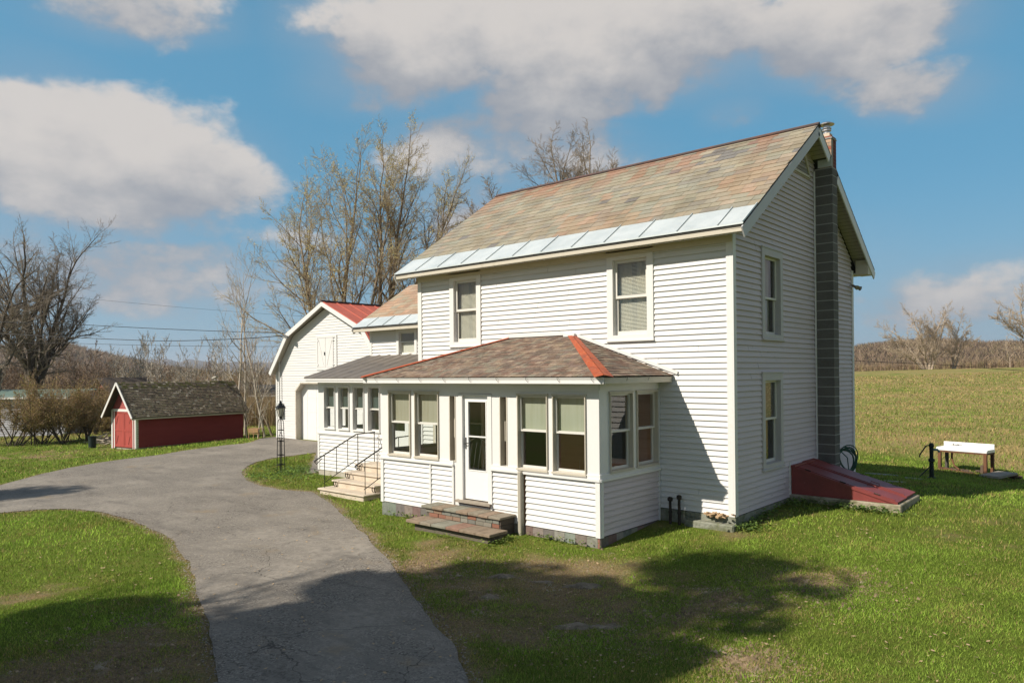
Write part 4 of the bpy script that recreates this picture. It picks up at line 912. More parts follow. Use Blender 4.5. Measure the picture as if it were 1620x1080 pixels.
mb = MB(); SS.box(mb, -.02, .10, -.01, .026, zb-.02, ze); mb.build('corner_board', mat('mint_weathered_trim', (.52,.56,.48), .7), sh)
mb = MB(); SG.box(mb, .20, .27, -.01, .028, zb, .82); SG.box(mb, 1.83, 1.88, -.01, .028, zb, .82); SG.box(mb, .16, 1.92, -.01, .03, .82, .94); mb.build('door_surround', TRIM, sh)
for a, b in ((.27, 1.045), (1.055, 1.83)):
    mb = MB(); SG.box(mb, a, b, -.02, .006, zb+.06, .82)
    for z in (zb+.08, -.13, .74): SG.box(mb, a, b, .006, .022, z, z+.08)
    SG.box(mb, a, a+.08, .006, .021, zb+.08, .8); SG.box(mb, b-.08, b, .006, .021, zb+.08, .8)
    mb.build('shed_door', REDD, sh)
mb = MB()
for (a, b) in ((.42,-.75),(.42,.2),(1.45,-.75),(1.55,.25)): mb.beam(SG.p(a, .012, b), SG.p(a+.14, .012, b+.4), .006, .014, up=(0,1,0))
mb.build('door_brace', mat('dark_seam', (.05,.02,.018), .9), sh)
mb = MB(); SG.box(mb, .04, rw-.04, -rl+.04, -.04, zb-.3, zb+.06); mb.build('foundation', CONC, sh)
def shp(u, n_, z): return SG.p(u, n_, z)
of, os_ = .36, .27; srise = (za_-ze)/(rw/2)
SHD = [(.22,.18,.125), (.18,.15,.105), (.27,.225,.16), (.15,.125,.09), (.23,.20,.13)]
def shed_col(u, t, p):
    if random.random() < .055: return (.46,.41,.32)
    g = hashn(math.floor(u*1.3), math.floor(t*4))
    c = jit(random.choice(SHD), .15)
    if t > .8 and random.random() < .5: c = (.15,.145,.06)
    return c
mb = MB()
tiles(mb, shp(rw+os_, of, ze-os_*srise), shp(rw+os_, -rl-.2, ze-os_*srise), shp(rw/2, of, za_+.0), shp(rw/2, -rl-.2, za_), .10, .13, .016, shed_col, .5)
tiles(mb, shp(-os_, -rl-.2, ze-os_*srise), shp(-os_, of, ze-os_*srise), shp(rw/2, -rl-.2, za_), shp(rw/2, of, za_), .115, .2, .012, shed_col, .5)
sr = mb.build('shingle_roof', SHING, sh)
mb = MB(); 
A = [shp(rw+os_, of-.01, ze-os_*srise-.012), shp(rw/2, of-.01, za_-.012), shp(-os_, of-.01, ze-os_*srise-.012), shp(-os_, of-.01, ze-os_*srise-.05), shp(rw/2, of-.01, za_-.06), shp(rw+os_, of-.01, ze-os_*srise-.05)]
mb.prism(A, -rn*(rl+of+.18)); mb.build('roof_deck', mat('dark_roof_boards', (.06,.055,.045), .9), sr)
mb = MB()
for s in (0, 1):
    u0 = rw+os_+.01 if s else -os_-.01
    mb.beam(shp(u0, of+.01, ze-os_*srise-.05), shp(rw/2, of+.01, za_-.035), .03, .11, up=(0,0,1))
mb.build('bargeboard', TRIM, sh)
mb = MB(); SS.box(mb, -of, rl+.15, os_-.03, os_, ze-os_*srise-.12, ze-os_*srise-.03); mb.build('eave_board', mat('cream_weathered_board', (.42,.38,.29), .8), sh)
vz = za_+.02
mb = MB(); b = shp(rw/2-.1, -rl+.9, vz); b = Vector(b); mb.tube([b, b+Vector((0,0,.14))], .04, 8); mb.obox(b+Vector((0,0,.14)), Vector((.9,.2,.25)).normalized(), Vector((-.2,.9,0)).normalized(), -.16, .16, -.1, .1, 0, .06)
tag(mb.build('satellite_dish', mat('pale_lamp', (.5,.47,.42), .6), None, loc=tuple(b)), 'small pale vent hood on the far end of the red shed ridge', 'roof vent')
# trash barrel, wood pile
x, y, z = gpt(146, 708); mb = MB(); mb.lathe((x,y,z-.02), [(.24,0),(.27,.05),(.30,.62),(.32,.63),(.32,.67),(.28,.66),(.26,.4)], 18)
tag(mb.build('trash_barrel', mat('dark_green_plastic', (.018,.03,.028), .5), None, loc=(x,y,z)), 'dark green open trash barrel on the grass left of the red shed', 'barrel'); bpy.data.objects['trash_barrel'].scale = (.62,.62,.9)
x, y, z = gpt(164, 704)
mb = MB()
for k in range(46):
    a = random.uniform(-.5,.5)+(.0 if k % 3 else 1.2); l = random.uniform(.4, 1.1); p = Vector((x-1.0+random.gauss(0,.55), y+.6+random.gauss(0,.35), z+random.uniform(.02,.55)*max(.1, 1-abs(random.gauss(0,.5)))))
    d = Vector((math.cos(a), math.sin(a), random.uniform(-.2,.35)))
    mb.beam(p-d*l/2, p+d*l/2, random.uniform(.04,.1), random.uniform(.02,.06))
tag(mb.build('lumber_pile', mat('bleached_lumber', (.42,.36,.29), .9, var=[(4,(.2,.17,.13),.45,.7)]), None, loc=(x-1,y+.6,z)), 'tangled pile of bleached boards beside the red shed doors', 'lumber pile')
# wooden crate by garage
x, y, z = fpt(404, 35); mb = MB(); b = Vector((x,y,z+.55)); uu = Vector((.94,.34,0)); vv = Vector((-.34,.94,0))
for i in range(5): mb.obox(b, uu, vv, -.62, .62, -.4+.17*i, -.4+.17*i+.15, .28, .31)
for i in range(3): mb.obox(b, uu, vv, -.6, .6, -.41, -.385, .02+.09*i, .095+.09*i)
for s in (-.58, .54): 
    for t_ in (-.36, .3): mb.obox(b, uu, vv, s, s+.06, t_, t_+.06, -.6, .28)
mb.obox(b, uu, vv, -.55, .55, -.35, .3, -.1, -.06)
tag(mb.build('potting_bench', WOODT, None, loc=tuple(b)), 'weathered tan wooden bench between the red shed and the garage', 'bench'); bpy.data.objects['potting_bench'].scale = (.5,.5,.6); bpy.data.objects['potting_bench'].location.z = z+.33

# neighbours beyond
def simple_house(name, label, px, dep, w, l, hw, hr, ang, mw, mr, over=.3, wins=0, cat='house', zoff=0):
    x, y, z = fpt(px, dep); z += zoff; u = Vector((math.cos(ang), math.sin(ang), 0)); n = Vector((math.sin(ang), -math.cos(ang), 0))
    h = thing(name, (x,y,z), label, cat); F = Fr((x,y,z), u, n); mb = MB()
    F2 = Fr(F.p(w,0,0), -n, u); F3 = Fr(F.p(0,-l,0), n, -u); F4 = Fr(F.p(w,-l,0), -u, -n)
    ops = [(w*(i+.5)/wins-.4, w*(i+.5)/wins+.4, .9, 2.0) for i in range(wins)]
    siding(mb, F, 0, w, -1, hw, ops, lap=.15); siding(mb, F2, 0, l, -1, hw+hr, lap=.15, lim=lambda z: (0, l) if z < hw else ((z-hw)/hr*l/2, l-(z-hw)/hr*l/2)); siding(mb, F3, 0, l, -1, hw+hr, lap=.15, lim=lambda z: (0, l) if z < hw else ((z-hw)/hr*l/2, l-(z-hw)/hr*l/2)); siding(mb, F4, 0, w, -1, hw, lap=.15)
    mb.build('wall', mw, h)
    mb = MB(); s = hr/(l/2)
    mb.prism([F.p(-over, over, hw-over*s), F.p(-over, -l/2, hw+hr), F.p(-over, -l-over, hw-over*s), F.p(-over, -l-over, hw-over*s-.08), F.p(-over, -l/2, hw+hr-.08), F.p(-over, over, hw-over*s-.08)], u*(w+2*over))
    r = mb.build('roof', mr, h)
    mb = MB(); F.box(mb, -over, w+over, over, over+.03, hw-over*s-.14, hw-over*s-.01); mb.build('eave_board', TRIM, h)
    for o in ops:
        g = MB(); frame4(g, F, o[0], o[1], o[2], o[3], .08, -.05, .04); wv = g.build('window', TRIM, h); g = MB(); g.poly([F.p(o[0], -.03, o[2]), F.p(o[1], -.03, o[2]), F.p(o[1], -.03, o[3]), F.p(o[0], -.03, o[3])]); g.build('pane', mat('dark_pane', (.02,.025,.03), .1, spec=.6), wv)
    return h
simple_house('neighbour_house', 'long pale grey single-storey house with green roof edge behind the big bushes', -80, 47, 7.6, 6, 2.75, .4, R_(40), mat('pale_grey_wall', (.42,.42,.45), .8), mat('green_metal_roof', (.13,.19,.16), .5), wins=2, zoff=0)
simple_house('grey_outbuilding', 'low grey-roofed outbuilding between the bushes and the red shed', 122, 60, 3.2, 4, 2.4, .6, R_(30), mat('grey_wall', (.25,.25,.25), .8), mat('grey_roof', (.17,.18,.18), .6), cat='shed', zoff=0)
h2 = simple_house('brown_shed', 'brown gabled shed with white trim partly hidden behind the red shed', 181, 50, 3.0, 3.4, 2.3, 1.3, R_(98), mat('brown_red_wall', (.20,.085,.06), .85), mat('brown_roof', (.10,.08,.065), .9), cat='shed', zoff=-.0)
simple_house('white_cabin', 'small white cabin with dark windows seen between the red shed and garage', 400, 62, 3.2, 3, 2.0, .7, R_(45), mat('cool_white_wall', (.42,.44,.46), .8), mat('dark_roof', (.05,.05,.05), .8), wins=2, cat='shed', zoff=.2)
x, y, z = fpt(75, 62)
mb = MB(); mb.lathe((x,y,z+2.2), [(.05,.0),(.3,.05),(.34,.25),(.2,.38),(.02,.42)], 12); mb.tube([(x,y,z-.1),(x,y,z+2.25)], .04, 6)
tag(mb.build('white_dome_light', PORC, None, loc=(x,y,z)), 'white dome fixture on a pole above the bushes', 'dome light')

# =================================================================== GROUND
_perm = rng.random((256, 256))
def vn(x, y, s):
    x = np.asarray(x)/s; y = np.asarray(y)/s; xi = np.floor(x).astype(int); yi = np.floor(y).astype(int); fx = x-xi; fy = y-yi
    fx = fx*fx*(3-2*fx); fy = fy*fy*(3-2*fy); g = lambda a, b: _perm[a & 255, b & 255]
    return (g(xi,yi)*(1-fx)+g(xi+1,yi)*fx)*(1-fy)+(g(xi,yi+1)*(1-fx)+g(xi+1,yi+1)*fx)*fy
def fbm(x, y, s, o=4):
    r = 0; a = .5; t = 0
    for i in range(o): r = r + a*vn(x+37*i, y-19*i, s/2**i); t += a; a *= .55
    return r/t
px_out = [(800,1180),(743,1080),(722,1040),(700,1000),(670,960),(640,920),(617,890),(595,865),(572,842),(550,822),(535,805),(520,795),(505,786),(495,779),(470,777),(440,774),(410,769),(392,762),(384,753),(383,745),(390,738),(405,731),(430,725),(470,720),(500,716)]
w_mid = [(-13.7,.5),(-13.6,2.5),(-13.6,6.45),(-17.3,6.45),(-25.5,6.45),(-25.6,7.8)]
px_in = [(424,692),(400,699),(384,702),(360,704),(330,708),(290,713),(250,720),(200,726),(150,733),(110,740),(75,748),(35,758),(0,768),(-80,790)]
w_left = []
px_in2 = [(-80,824),(-30,816),(0,812),(30,809),(60,806),(100,805),(130,806),(160,810),(200,820),(228,831),(250,842),(270,856),(285,870),(296,885),(303,900),(308,917),(312,935),(318,955),(325,975),(334,1000),(340,1030),(343,1060),(346,1100),(352,1180)]
a_ = [gpt(*p)[:2] for p in px_out] + w_mid + [gpt(*p)[:2] for p in px_in] + [gpt(*p)[:2] for p in px_in2]
e1 = a_[-1]; e0 = a_[0]
a_ += [(e1[0]+1.5, e1[1]-2.5), (e1[0]+5, e1[1]-7), (e0[0]+5.6, e0[1]-6), (e0[0]+1.6, e0[1]-1.7)]
drive_poly = []
for (p, q) in zip(a_, a_[1:]+a_[:1]):
    L_ = math.hypot(q[0]-p[0], q[1]-p[1]); n = max(1, int(L_/.12))
    for i in range(n):
        t = i/n; x, y = p[0]+(q[0]-p[0])*t, p[1]+(q[1]-p[1])*t; nnx, nny = -(q[1]-p[1])/L_, (q[0]-p[0])/L_
        j = (float(fbm(x*1.0, y, .7, 3))-.5)*.16
        if 24 < a_.index(p) < 31: j = 0
        drive_poly.append((x+nnx*j, y+nny*j))
DP = np.array(drive_poly)
def inpoly(x, y, P=DP):
    x = np.asarray(x); y = np.asarray(y); ins = np.zeros(x.shape, bool); j = len(P)-1
    for i in range(len(P)):
        xi, yi, xj, yj = P[i,0], P[i,1], P[j,0], P[j,1]
        if yi != yj:
            c = ((yi > y) != (yj > y)) & (x < (xj-xi)*(y-yi)/(yj-yi)+xi); ins ^= c
        j = i
    return ins

_rx0, _ry0, _rs = -46., -24., .1
_rnx, _rny = int((16-_rx0)/_rs), int((20-_ry0)/_rs)
_gx, _gy = np.meshgrid(_rx0+(np.arange(_rnx)+.5)*_rs, _ry0+(np.arange(_rny)+.5)*_rs)
_in = inpoly(_gx, _gy)
_ed = np.full(_gx.shape, 9.)
for (bx, by) in DP:
    ia, ja = int((bx-_rx0)/_rs), int((by-_ry0)/_rs); sl1, sl2 = slice(max(0, ja-8), max(0, ja+9)), slice(max(0, ia-8), max(0, ia+9))
    if _ed[sl1, sl2].size: _ed[sl1, sl2] = np.minimum(_ed[sl1, sl2], np.hypot(_gx[sl1, sl2]-bx, _gy[sl1, sl2]-by))
def _lk(A, x, y, dflt):
    i = np.floor((x-_rx0)/_rs).astype(int); j = np.floor((y-_ry0)/_rs).astype(int); ok = (i >= 0) & (j >= 0) & (i < _rnx) & (j < _rny)
    return np.where(ok, A[np.clip(j, 0, _rny-1), np.clip(i, 0, _rnx-1)], dflt)
def edgedist(x, y): return _lk(_ed, np.asarray(x), np.asarray(y), 9.)
DIRT = [(760,925,1.2,1.0),(700,905,.9,.85),(880,925,1.3,.95),(940,985,1.2,.95),(830,985,1.0,.9),(650,900,.5,.6),(1010,990,.8,.5),(720,960,.7,.7),(1190,1050,.45,.6),(1130,950,.7,.35),(1230,930,.9,.35),(1320,925,.7,.3),
        (240,1010,1.0,.75),(300,965,.7,.7),(200,1060,1.0,.8),(120,1060,.8,.6),(330,1060,.5,.8),(60,940,.5,.3),(40,722,2.2,.7),(110,716,2.2,.7),(170,712,1.6,.6),(420,757,.5,.5),(265,835,.4,.4),(1170,840,.5,.35),(690,860,.4,.3),(1560,860,.6,.25),(640,1040,.5,.5),(1030,1040,.6,.35)]
DIRTW = [(*gpt(a, b)[:2], r, s) for a, b, r, s in DIRT]
def masks(x, y):
    x = np.asarray(x, float); y = np.asarray(y, float)
    n1 = fbm(x, y, 1.3, 5); n2 = fbm(x+50, y+9, 6., 4)
    d = np.zeros_like(x)
    for cx, cy, r, s in DIRTW: d = np.maximum(d, s*np.exp(-((x-cx)**2+(y-cy)**2)/(r*r)*.8))
    n3 = fbm(x+11, y-7, .45, 4); dirt = np.clip((d*1.25 + (n1-.5)*1.7 + (n3-.5)*2.2 - .42)*1.4, 0, 1)*(d > .06)*.9
    e = edgedist(x, y); dirt = np.maximum(dirt, np.clip(1.25-e/.16+(n3-.5)*2.2, 0, .85)*(e < .5))
    dirt = np.maximum(dirt, np.clip((n1-.70)*5, 0, .35))
    f = _ss((y-14.3+ (x-1)*.3 + (n1-.5)*1.6)/1.6)*_ss((x+7+y*.6)/3)
    f = np.maximum(f, _ss((np.hypot(x-5, y+12)-42)/16))
    # ragged row of dead grass along the mown edge
    return dirt, f, n1, n2
def axis(lo, hi, st, outer, g=1.22):
    a = list(np.arange(lo, hi+1e-6, st)); s = st
    while a[-1] < outer: s *= g; a.append(a[-1]+s)
    s = st
    while a[0] > -outer: s *= g; a.insert(0, a[0]-s)
    return np.array(a)
ax_, ay_ = axis(-40, 14, .2, 7000), axis(-14, 18, .2, 7000)
GXX, GYY = np.meshgrid(ax_, ay_); GZ = H(GXX, GYY)
GZ = GZ + .012*(fbm(GXX, GYY, .9, 3)-.5)*(np.hypot(GXX-5, GYY+12) < 30)
nx, ny = len(ax_), len(ay_)
I = np.arange(nx*ny).reshape(ny, nx)
F_ = np.stack([I[:-1,:-1], I[:-1,1:], I[1:,1:], I[1:,:-1]], -1).reshape(-1, 4)
md, mf, m1, m2 = masks(GXX.ravel(), GYY.ravel())
def ground_mat():
    m = bpy.data.materials.new('lawn_and_field'); m.use_nodes = True; nt = m.node_tree; N = nt.nodes; L = nt.links; b = N['Principled BSDF']
    b.inputs['Roughness'].default_value = .95; b.inputs['Specular IOR Level'].default_value = .1
    tc = N.new('ShaderNodeTexCoord'); at = N.new('ShaderNodeAttribute'); at.attribute_name = 'Col'; sp = N.new('ShaderNodeSeparateColor'); L.new(at.outputs['Color'], sp.inputs[0])
    def nz(s, d=6, r=.6):
        n = N.new('ShaderNodeTexNoise'); n.inputs['Scale'].default_value = s; n.inputs['Detail'].default_value = d; n.inputs['Roughness'].default_value = r; L.new(tc.outputs['Object'], n.inputs['Vector']); return n.outputs[0]
    def rm(v, lo, hi):
        r = N.new('ShaderNodeMapRange'); r.inputs['From Min'].default_value = lo; r.inputs['From Max'].default_value = hi; L.new(v, r.inputs['Value']); return r.outputs[0]
    def mix(f, a, c):
        x = N.new('ShaderNodeMix'); x.data_type = 'RGBA'
        if hasattr(f, 'links'): L.new(f, x.inputs[0])
        else: x.inputs[0].default_value = f
        for k, v in (('A', a), ('B', c)):
            if isinstance(v, tuple): x.inputs[k].default_value = (*v, 1)
            else: L.new(v, x.inputs[k])
        return x.outputs['Result']
    fine = nz(38, 6, .7); med = nz(5); big = nz(.45, 5); far_ = nz(.09, 7, .7)
    lawn = mix(rm(fine, .38, .64), (.06,.09,.011), (.165,.225,.03)); lawn = mix(rm(med, .45, .72), lawn, (.15,.145,.035)); lawn = mix(rm(big, .42, .68), lawn, (.105,.155,.016))
    fld = mix(rm(nz(14, 6, .7), .38, .62), (.17,.17,.045), (.35,.275,.115)); fld = mix(rm(nz(.8, 7, .68), .46, .56), fld, (.14,.175,.035)); fld = mix(rm(far_, .42, .62), fld, (.29,.215,.095))
    dirt = mix(rm(fine, .35, .65), (.14,.095,.05), (.34,.235,.13)); dirt = mix(rm(nz(9), .5, .7), dirt, (.25,.20,.13))
    c = mix(sp.outputs[1], lawn, fld); c = mix(sp.outputs[0], c, dirt); L.new(c, b.inputs['Base Color'])
    bp = N.new('ShaderNodeBump'); bp.inputs['Strength'].default_value = .8; bp.inputs['Distance'].default_value = .05; L.new(nz(26, 8, .75), bp.inputs['Height']); L.new(bp.outputs[0], b.inputs['Normal'])
    return m
V_ = np.stack([GXX.ravel(), GYY.ravel(), GZ.ravel()], 1)
ground = npmesh('ground', V_, F_, ground_mat(), cols=np.stack([md, mf, m1], 1)); kind(ground, 'structure')
ground.data.polygons.foreach_set('use_smooth', [True]*len(ground.data.polygons))

# driveway
def asphalt():
    m = bpy.data.materials.new('worn_asphalt'); m.use_nodes = True; nt = m.node_tree; N = nt.nodes; L = nt.links; b = N['Principled BSDF']; b.inputs['Roughness'].default_value = .85; b.inputs['Specular IOR Level'].default_value = .25
    tc = N.new('ShaderNodeTexCoord')
    def nz(s, d=6, r=.6, st=(1,1,1)):
        mp = N.new('ShaderNodeMapping'); mp.inputs['Scale'].default_value = st; L.new(tc.outputs['Object'], mp.inputs[0])
        n = N.new('ShaderNodeTexNoise'); n.inputs['Scale'].default_value = s; n.inputs['Detail'].default_value = d; n.inputs['Roughness'].default_value = r; L.new(mp.outputs[0], n.inputs['Vector']); return n
    def rm(v, lo, hi):
        r = N.new('ShaderNodeMapRange'); r.inputs['From Min'].default_value = lo; r.inputs['From Max'].default_value = hi; L.new(v, r.inputs['Value']); return r.outputs[0]
    def mix(f, a, c):
        x = N.new('ShaderNodeMix'); x.data_type = 'RGBA'; L.new(f, x.inputs[0])
        for k, v in (('A', a), ('B', c)):
            if isinstance(v, tuple): x.inputs[k].default_value = (*v, 1)
            else: L.new(v, x.inputs[k])
        return x.outputs['Result']
    vo = N.new('ShaderNodeTexVoronoi'); vo.inputs['Scale'].default_value = 52; L.new(tc.outputs['Object'], vo.inputs['Vector'])
    bw = N.new('ShaderNodeRGBToBW'); L.new(vo.outputs['Color'], bw.inputs[0])
    c = mix(rm(bw.outputs[0], .25, .85), (.085,.075,.064), (.30,.27,.23)); c = mix(rm(nz(26, 6, .75).outputs[0], .54, .66), c, (.36,.325,.28)); c = mix(rm(nz(19, 6, .75).outputs[0], .56, .68), c, (.075,.068,.058))
    c = mix(rm(nz(.55, 6, .65).outputs[0], .44, .66), c, (.285,.255,.215)); c = mix(rm(nz(1.3, 6, .65, (.5,1.6,1)).outputs[0], .52, .72), c, (.105,.094,.082))
    c = mix(rm(nz(.8, 4, .5, (1,1.5,1)).outputs[0], .64, .78), c, (.25,.19,.12))
    # cracks
    d = nz(1.4, 5, .6); ad = N.new('ShaderNodeMixRGB'); ad.blend_type = 'ADD'; ad.inputs[0].default_value = .55; L.new(tc.outputs['Object'], ad.inputs[1]); L.new(d.outputs['Color'], ad.inputs[2])
    v2 = N.new('ShaderNodeTexVoronoi'); v2.feature = 'DISTANCE_TO_EDGE'; v2.inputs['Scale'].default_value = .55; L.new(ad.outputs[0], v2.inputs['Vector'])
    cr = N.new('ShaderNodeMapRange'); cr.inputs['From Min'].default_value = .001; cr.inputs['From Max'].default_value = .005; cr.inputs['To Min'].default_value = 1; cr.inputs['To Max'].default_value = 0; L.new(v2.outputs['Distance'], cr.inputs['Value'])
    ml = N.new('ShaderNodeMath'); ml.operation = 'MULTIPLY'; L.new(cr.outputs[0], ml.inputs[0]); L.new(rm(nz(.5, 4).outputs[0], .42, .56), ml.inputs[1])
    c = mix(rm(nz(9, 5, .7).outputs[0], .45, .62), c, (.20,.178,.15)); c = mix(ml.outputs[0], c, (.07,.062,.052)); L.new(c, b.inputs['Base Color'])
    bp = N.new('ShaderNodeBump'); bp.inputs['Strength'].default_value = .7; bp.inputs['Distance'].default_value = .008; L.new(bw.outputs[0], bp.inputs['Height']); L.new(bp.outputs[0], b.inputs['Normal'])
    return m
gx, gy = np.meshgrid(np.arange(DP[:,0].min(), DP[:,0].max(), .45), np.arange(DP[:,1].min(), DP[:,1].max(), .45)); gx, gy = gx.ravel(), gy.ravel()
k = inpoly(gx, gy); gx, gy = gx[k], gy[k]
ok = np.array([np.min((DP[:,0]-a)**2+(DP[:,1]-b)**2) > .04 for a, b in zip(gx, gy)]); gx, gy = gx[ok], gy[ok]
pts2 = [Vector(p) for p in drive_poly] + [Vector((a, b)) for a, b in zip(gx, gy)]
nb = len(drive_poly)
vv_, _, ff_, _, _, _ = delaunay_2d_cdt(pts2, [(i, (i+1) % nb) for i in range(nb)], [], 1, 1e-5)
cx_ = np.array([[np.mean([vv_[i][0] for i in f]), np.mean([vv_[i][1] for i in f])] for f in ff_])
kk = inpoly(cx_[:,0], cx_[:,1]); ff_ = [f for f, s in zip(ff_, kk) if s]
va = np.array([[v[0], v[1]] for v in vv_]); dz_ = H(va[:,0], va[:,1])+.016
mb = MB(); ids = [mb.vert((a, b, c)) for (a, b), c in zip(va, dz_)]; mb.f = [list(f) for f in ff_]
drv = mb.build('driveway', asphalt()); kind(drv, 'structure')
print('drive', len(ff_))

_V = []; _sel = DP[(np.hypot(DP[:,0]-CC[0], DP[:,1]-CC[1]) < 26)]
for k in range(7000):
    bx, by = _sel[random.randrange(len(_sel))]; x = bx+random.gauss(0,.07)+random.uniform(-.06,.06); y = by+random.gauss(0,.07)+random.uniform(-.06,.06); s_ = random.uniform(.005,.016); z = Hf(x, y)+.018
    q_ = random.uniform(0, 6.28); c_, d_ = math.cos(q_)*s_, math.sin(q_)*s_
    _V += [(x+c_,y+d_,z), (x-d_,y+c_,z+.001), (x-c_,y-d_,z), (x+d_,y-c_,z-.001)]; _V[-1:] = [_V[-1]]
_n = len(_V)//4; _F = []; _V2 = []
for k in range(_n):
    a4 = _V[4*k:4*k+4]; cxm_ = tuple(sum(p[i] for p in a4)/4 for i in range(3)); b5 = len(_V2); _V2 += a4+[(cxm_[0], cxm_[1], cxm_[2]+.008)]; _F += [(b5+i, b5+(i+1)%4, b5+4) for i in range(4)]
kind(npmesh('gravel', _V2, _F, mat('loose_gravel', (.30,.265,.22), .9, var=[(30, (.16,.14,.12), .45, .6)])), 'stuff')
# bedrock outcrops
def rock(px, py, rx, ry, h, label, ang=0.7):
    x, y, z = gpt(px, py); mb = MB(); nu, nv = 40, 14; ca, sa = math.cos(ang), math.sin(ang); idx = []
    sd = random.uniform(0, 90)
    for j in range(nv+1):
        row = []
        for i in range(nu):
            a = 2*math.pi*i/nu; rr = j/nv; s = 1+.8*(float(fbm(sd+math.cos(a)*2, sd+math.sin(a)*2, 1.1, 3))-.5)*2
            lx_, ly_ = rx*rr*s*math.cos(a), ry*rr*s*math.sin(a); X, Y = x+lx_*ca-ly_*sa, y+lx_*sa+ly_*ca
            row.append(mb.vert((X, Y, Hf(X, Y)-.035+h*(1-rr**2)*(.2+1.3*float(fbm(X*1.+sd, Y*1., .17, 3))))))
        idx.append(row)
    for j in range(nv):
        for i in range(nu): mb.f.append([idx[j][i], idx[j][(i+1)%nu], idx[j+1][(i+1)%nu], idx[j+1][i]][::-1])
    tag(mb.build('bedrock_outcrop', ROCK, None, loc=(x, y, z)), label, 'rock', 'bedrock outcrops in the front lawn')
rock(795,912,.30,.13,.075,'small grey rock topmost left of the bedrock showing through the lawn')
rock(770,945,.30,.14,.07,'grey rock nearest the driveway in the front lawn',.9)
rock(850,920,.34,.10,.07,'rough rock in the middle of the outcrop before the porch')
rock(925,928,.42,.11,.09,'longest grey rock at the right end of the outcrop before the porch',.55)
rock(940,990,.55,.18,.07,'low dirt-covered rock lowest on the front lawn',.7)
rock(1030,966,.13,.07,.05,'small lone pale stone in the shaded grass right of the outcrop',.7)

# =================================================================== GRASS
def footprint(x, y):
    h = (x > -W-.1) & (x < .06) & (y > -.1) & (y < D+.1)
    h |= (x > PX0-.02) & (x < PX1+.02) & (y > PY-.02) & (y < 0)
    h |= (x > -13.35) & (x < -8) & (y > .55) & (y < 7); h |= (x > -10.7) & (x < -8.7) & (y > -1.35) & (y < .6)
    h |= (x > -5.4) & (x < -3.1) & (y > -2.9) & (y < -1.9); h |= (x > 0) & (x < 2.03) & (y > 2.53) & (y < 4.0)
    h |= (x > -25.5) & (x < -17) & (y > 6.4) & (y < 16); h |= (x > -.88) & (x < .07) & (y > -.22) & (y < 0)
    return h
def near_wall(x, y):
    return ((x > PX0-.1) & (x < PX1+.15) & (y > PY-.25) & (y < .1)) | ((x > -1.5) & (x < .3) & (y > -.4) & (y < 3)) | ((x > -13.5) & (x < -10) & (y > .3) & (y < .7))
def blades(n, rmin, rmax, amin, amax, hgt, wid, p=1.0):
    u = rng.random(n); r = np.sqrt(rmin**2+u*(rmax**2-rmin**2)) if p == 1 else rmin*(rmax/rmin)**u
    a = CYAW + np.radians(rng.uniform(amin, amax, n)); x = CC[0]-np.sin(a)*r; y = CC[1]+np.cos(a)*r
    d, f, n1, n2 = masks(x, y)
    keep = ~footprint(x, y) & (rng.random(n) > d*.8) ; x, y, d, f, n1, n2, r = [q[keep] for q in (x, y, d, f, n1, n2, r)]
    keep = ~inpoly(x, y); x, y, d, f, n1, n2, r = [q[keep] for q in (x, y, d, f, n1, n2, r)]
    return x, y, d, f, n1, n2, r
def mkgrass(sets):
    VV, CC_ = [], []
    for (x, y, d, f, n1, n2, r), hgt, wid in sets:
        n = len(x); z = H(x, y)-.004; s = np.maximum(1, r/11)
        tuft = vn(x, y, .22)*.6+vn(x, y, .7)*.6; h = hgt*(1-.55*(near_wall(x, y)))*(rng.uniform(.45, 1.25, n))*(.55+tuft*.8)*(1-.35*d)*(1+.25*f); w = wid*rng.uniform(.7, 1.3, n)*s
        a = rng.uniform(0, 2*np.pi, n); la = rng.uniform(0, 2*np.pi, n); ln = h*rng.uniform(.2, .9, n)
        b = np.stack([x, y, z], 1); du = np.stack([np.cos(a)*w/2, np.sin(a)*w/2, np.zeros(n)], 1)
        tp = b + np.stack([np.cos(la)*ln, np.sin(la)*ln, h], 1)
        VV.append(np.stack([b-du, b+du, tp], 1).reshape(-1, 3))
        g = rng.random(n)[:, None]; big = np.clip((n2-.35)*2.2, 0, 1)[:, None]; md_ = np.clip((n1-.35)*2.2, 0, 1)[:, None]
        c = np.array([.225,.325,.05])*(1-big)+np.array([.295,.445,.06])*big; c = c*(1-md_*.45)+np.array([.25,.24,.05])*md_*.45
        pv = np.clip((vn(x+3, y+8, .45)*.6+vn(x, y+31, 1.7)*.6-.2), 0, 1)[:, None]; c = c*(.62+.75*pv); c = c*(.42+1.15*g); yl = (rng.random(n)[:, None] < np.clip((vn(x+61, y+8, .8)-.55)*1.6, 0, .55)[:, None]); c = np.where(yl, np.array([.34,.30,.09])*(.7+.5*g), c)
        tan = np.array([.42,.31,.14])*(.7+.6*g)
        fp = _ss((fbm(x+9, y*1.6, 2.6, 4)-.36)/.28); pt = np.clip(.06+.5*d+f*(.04+.62*fp), 0, 1)
        ist = (rng.random(n) < pt)[:, None]; fc = np.array([.20,.235,.055])*(.7+.6*g); c = c*(1-f[:, None]*.7)+fc*f[:, None]*.7
        c = np.where(ist, tan, c); CC_.append(np.repeat(c, 3, 0))
    V = np.concatenate(VV); C3 = np.concatenate(CC_); F = np.arange(len(V)).reshape(-1, 3)
    return npmesh('grass', V, F, GRASS, cols=C3)
QN = 1.0
gs = [(blades(int(330000*QN), 5.5, 13, -46, 46, 0, 0), .042, .0075), (blades(int(260000*QN), 13, 27, -44, 42, 0, 0), .055, .010), (blades(int(170000*QN), 25, 90, -42, 42, 0, 0, 2), .085, .012)]
gr_ = mkgrass(gs); kind(gr_, 'stuff')
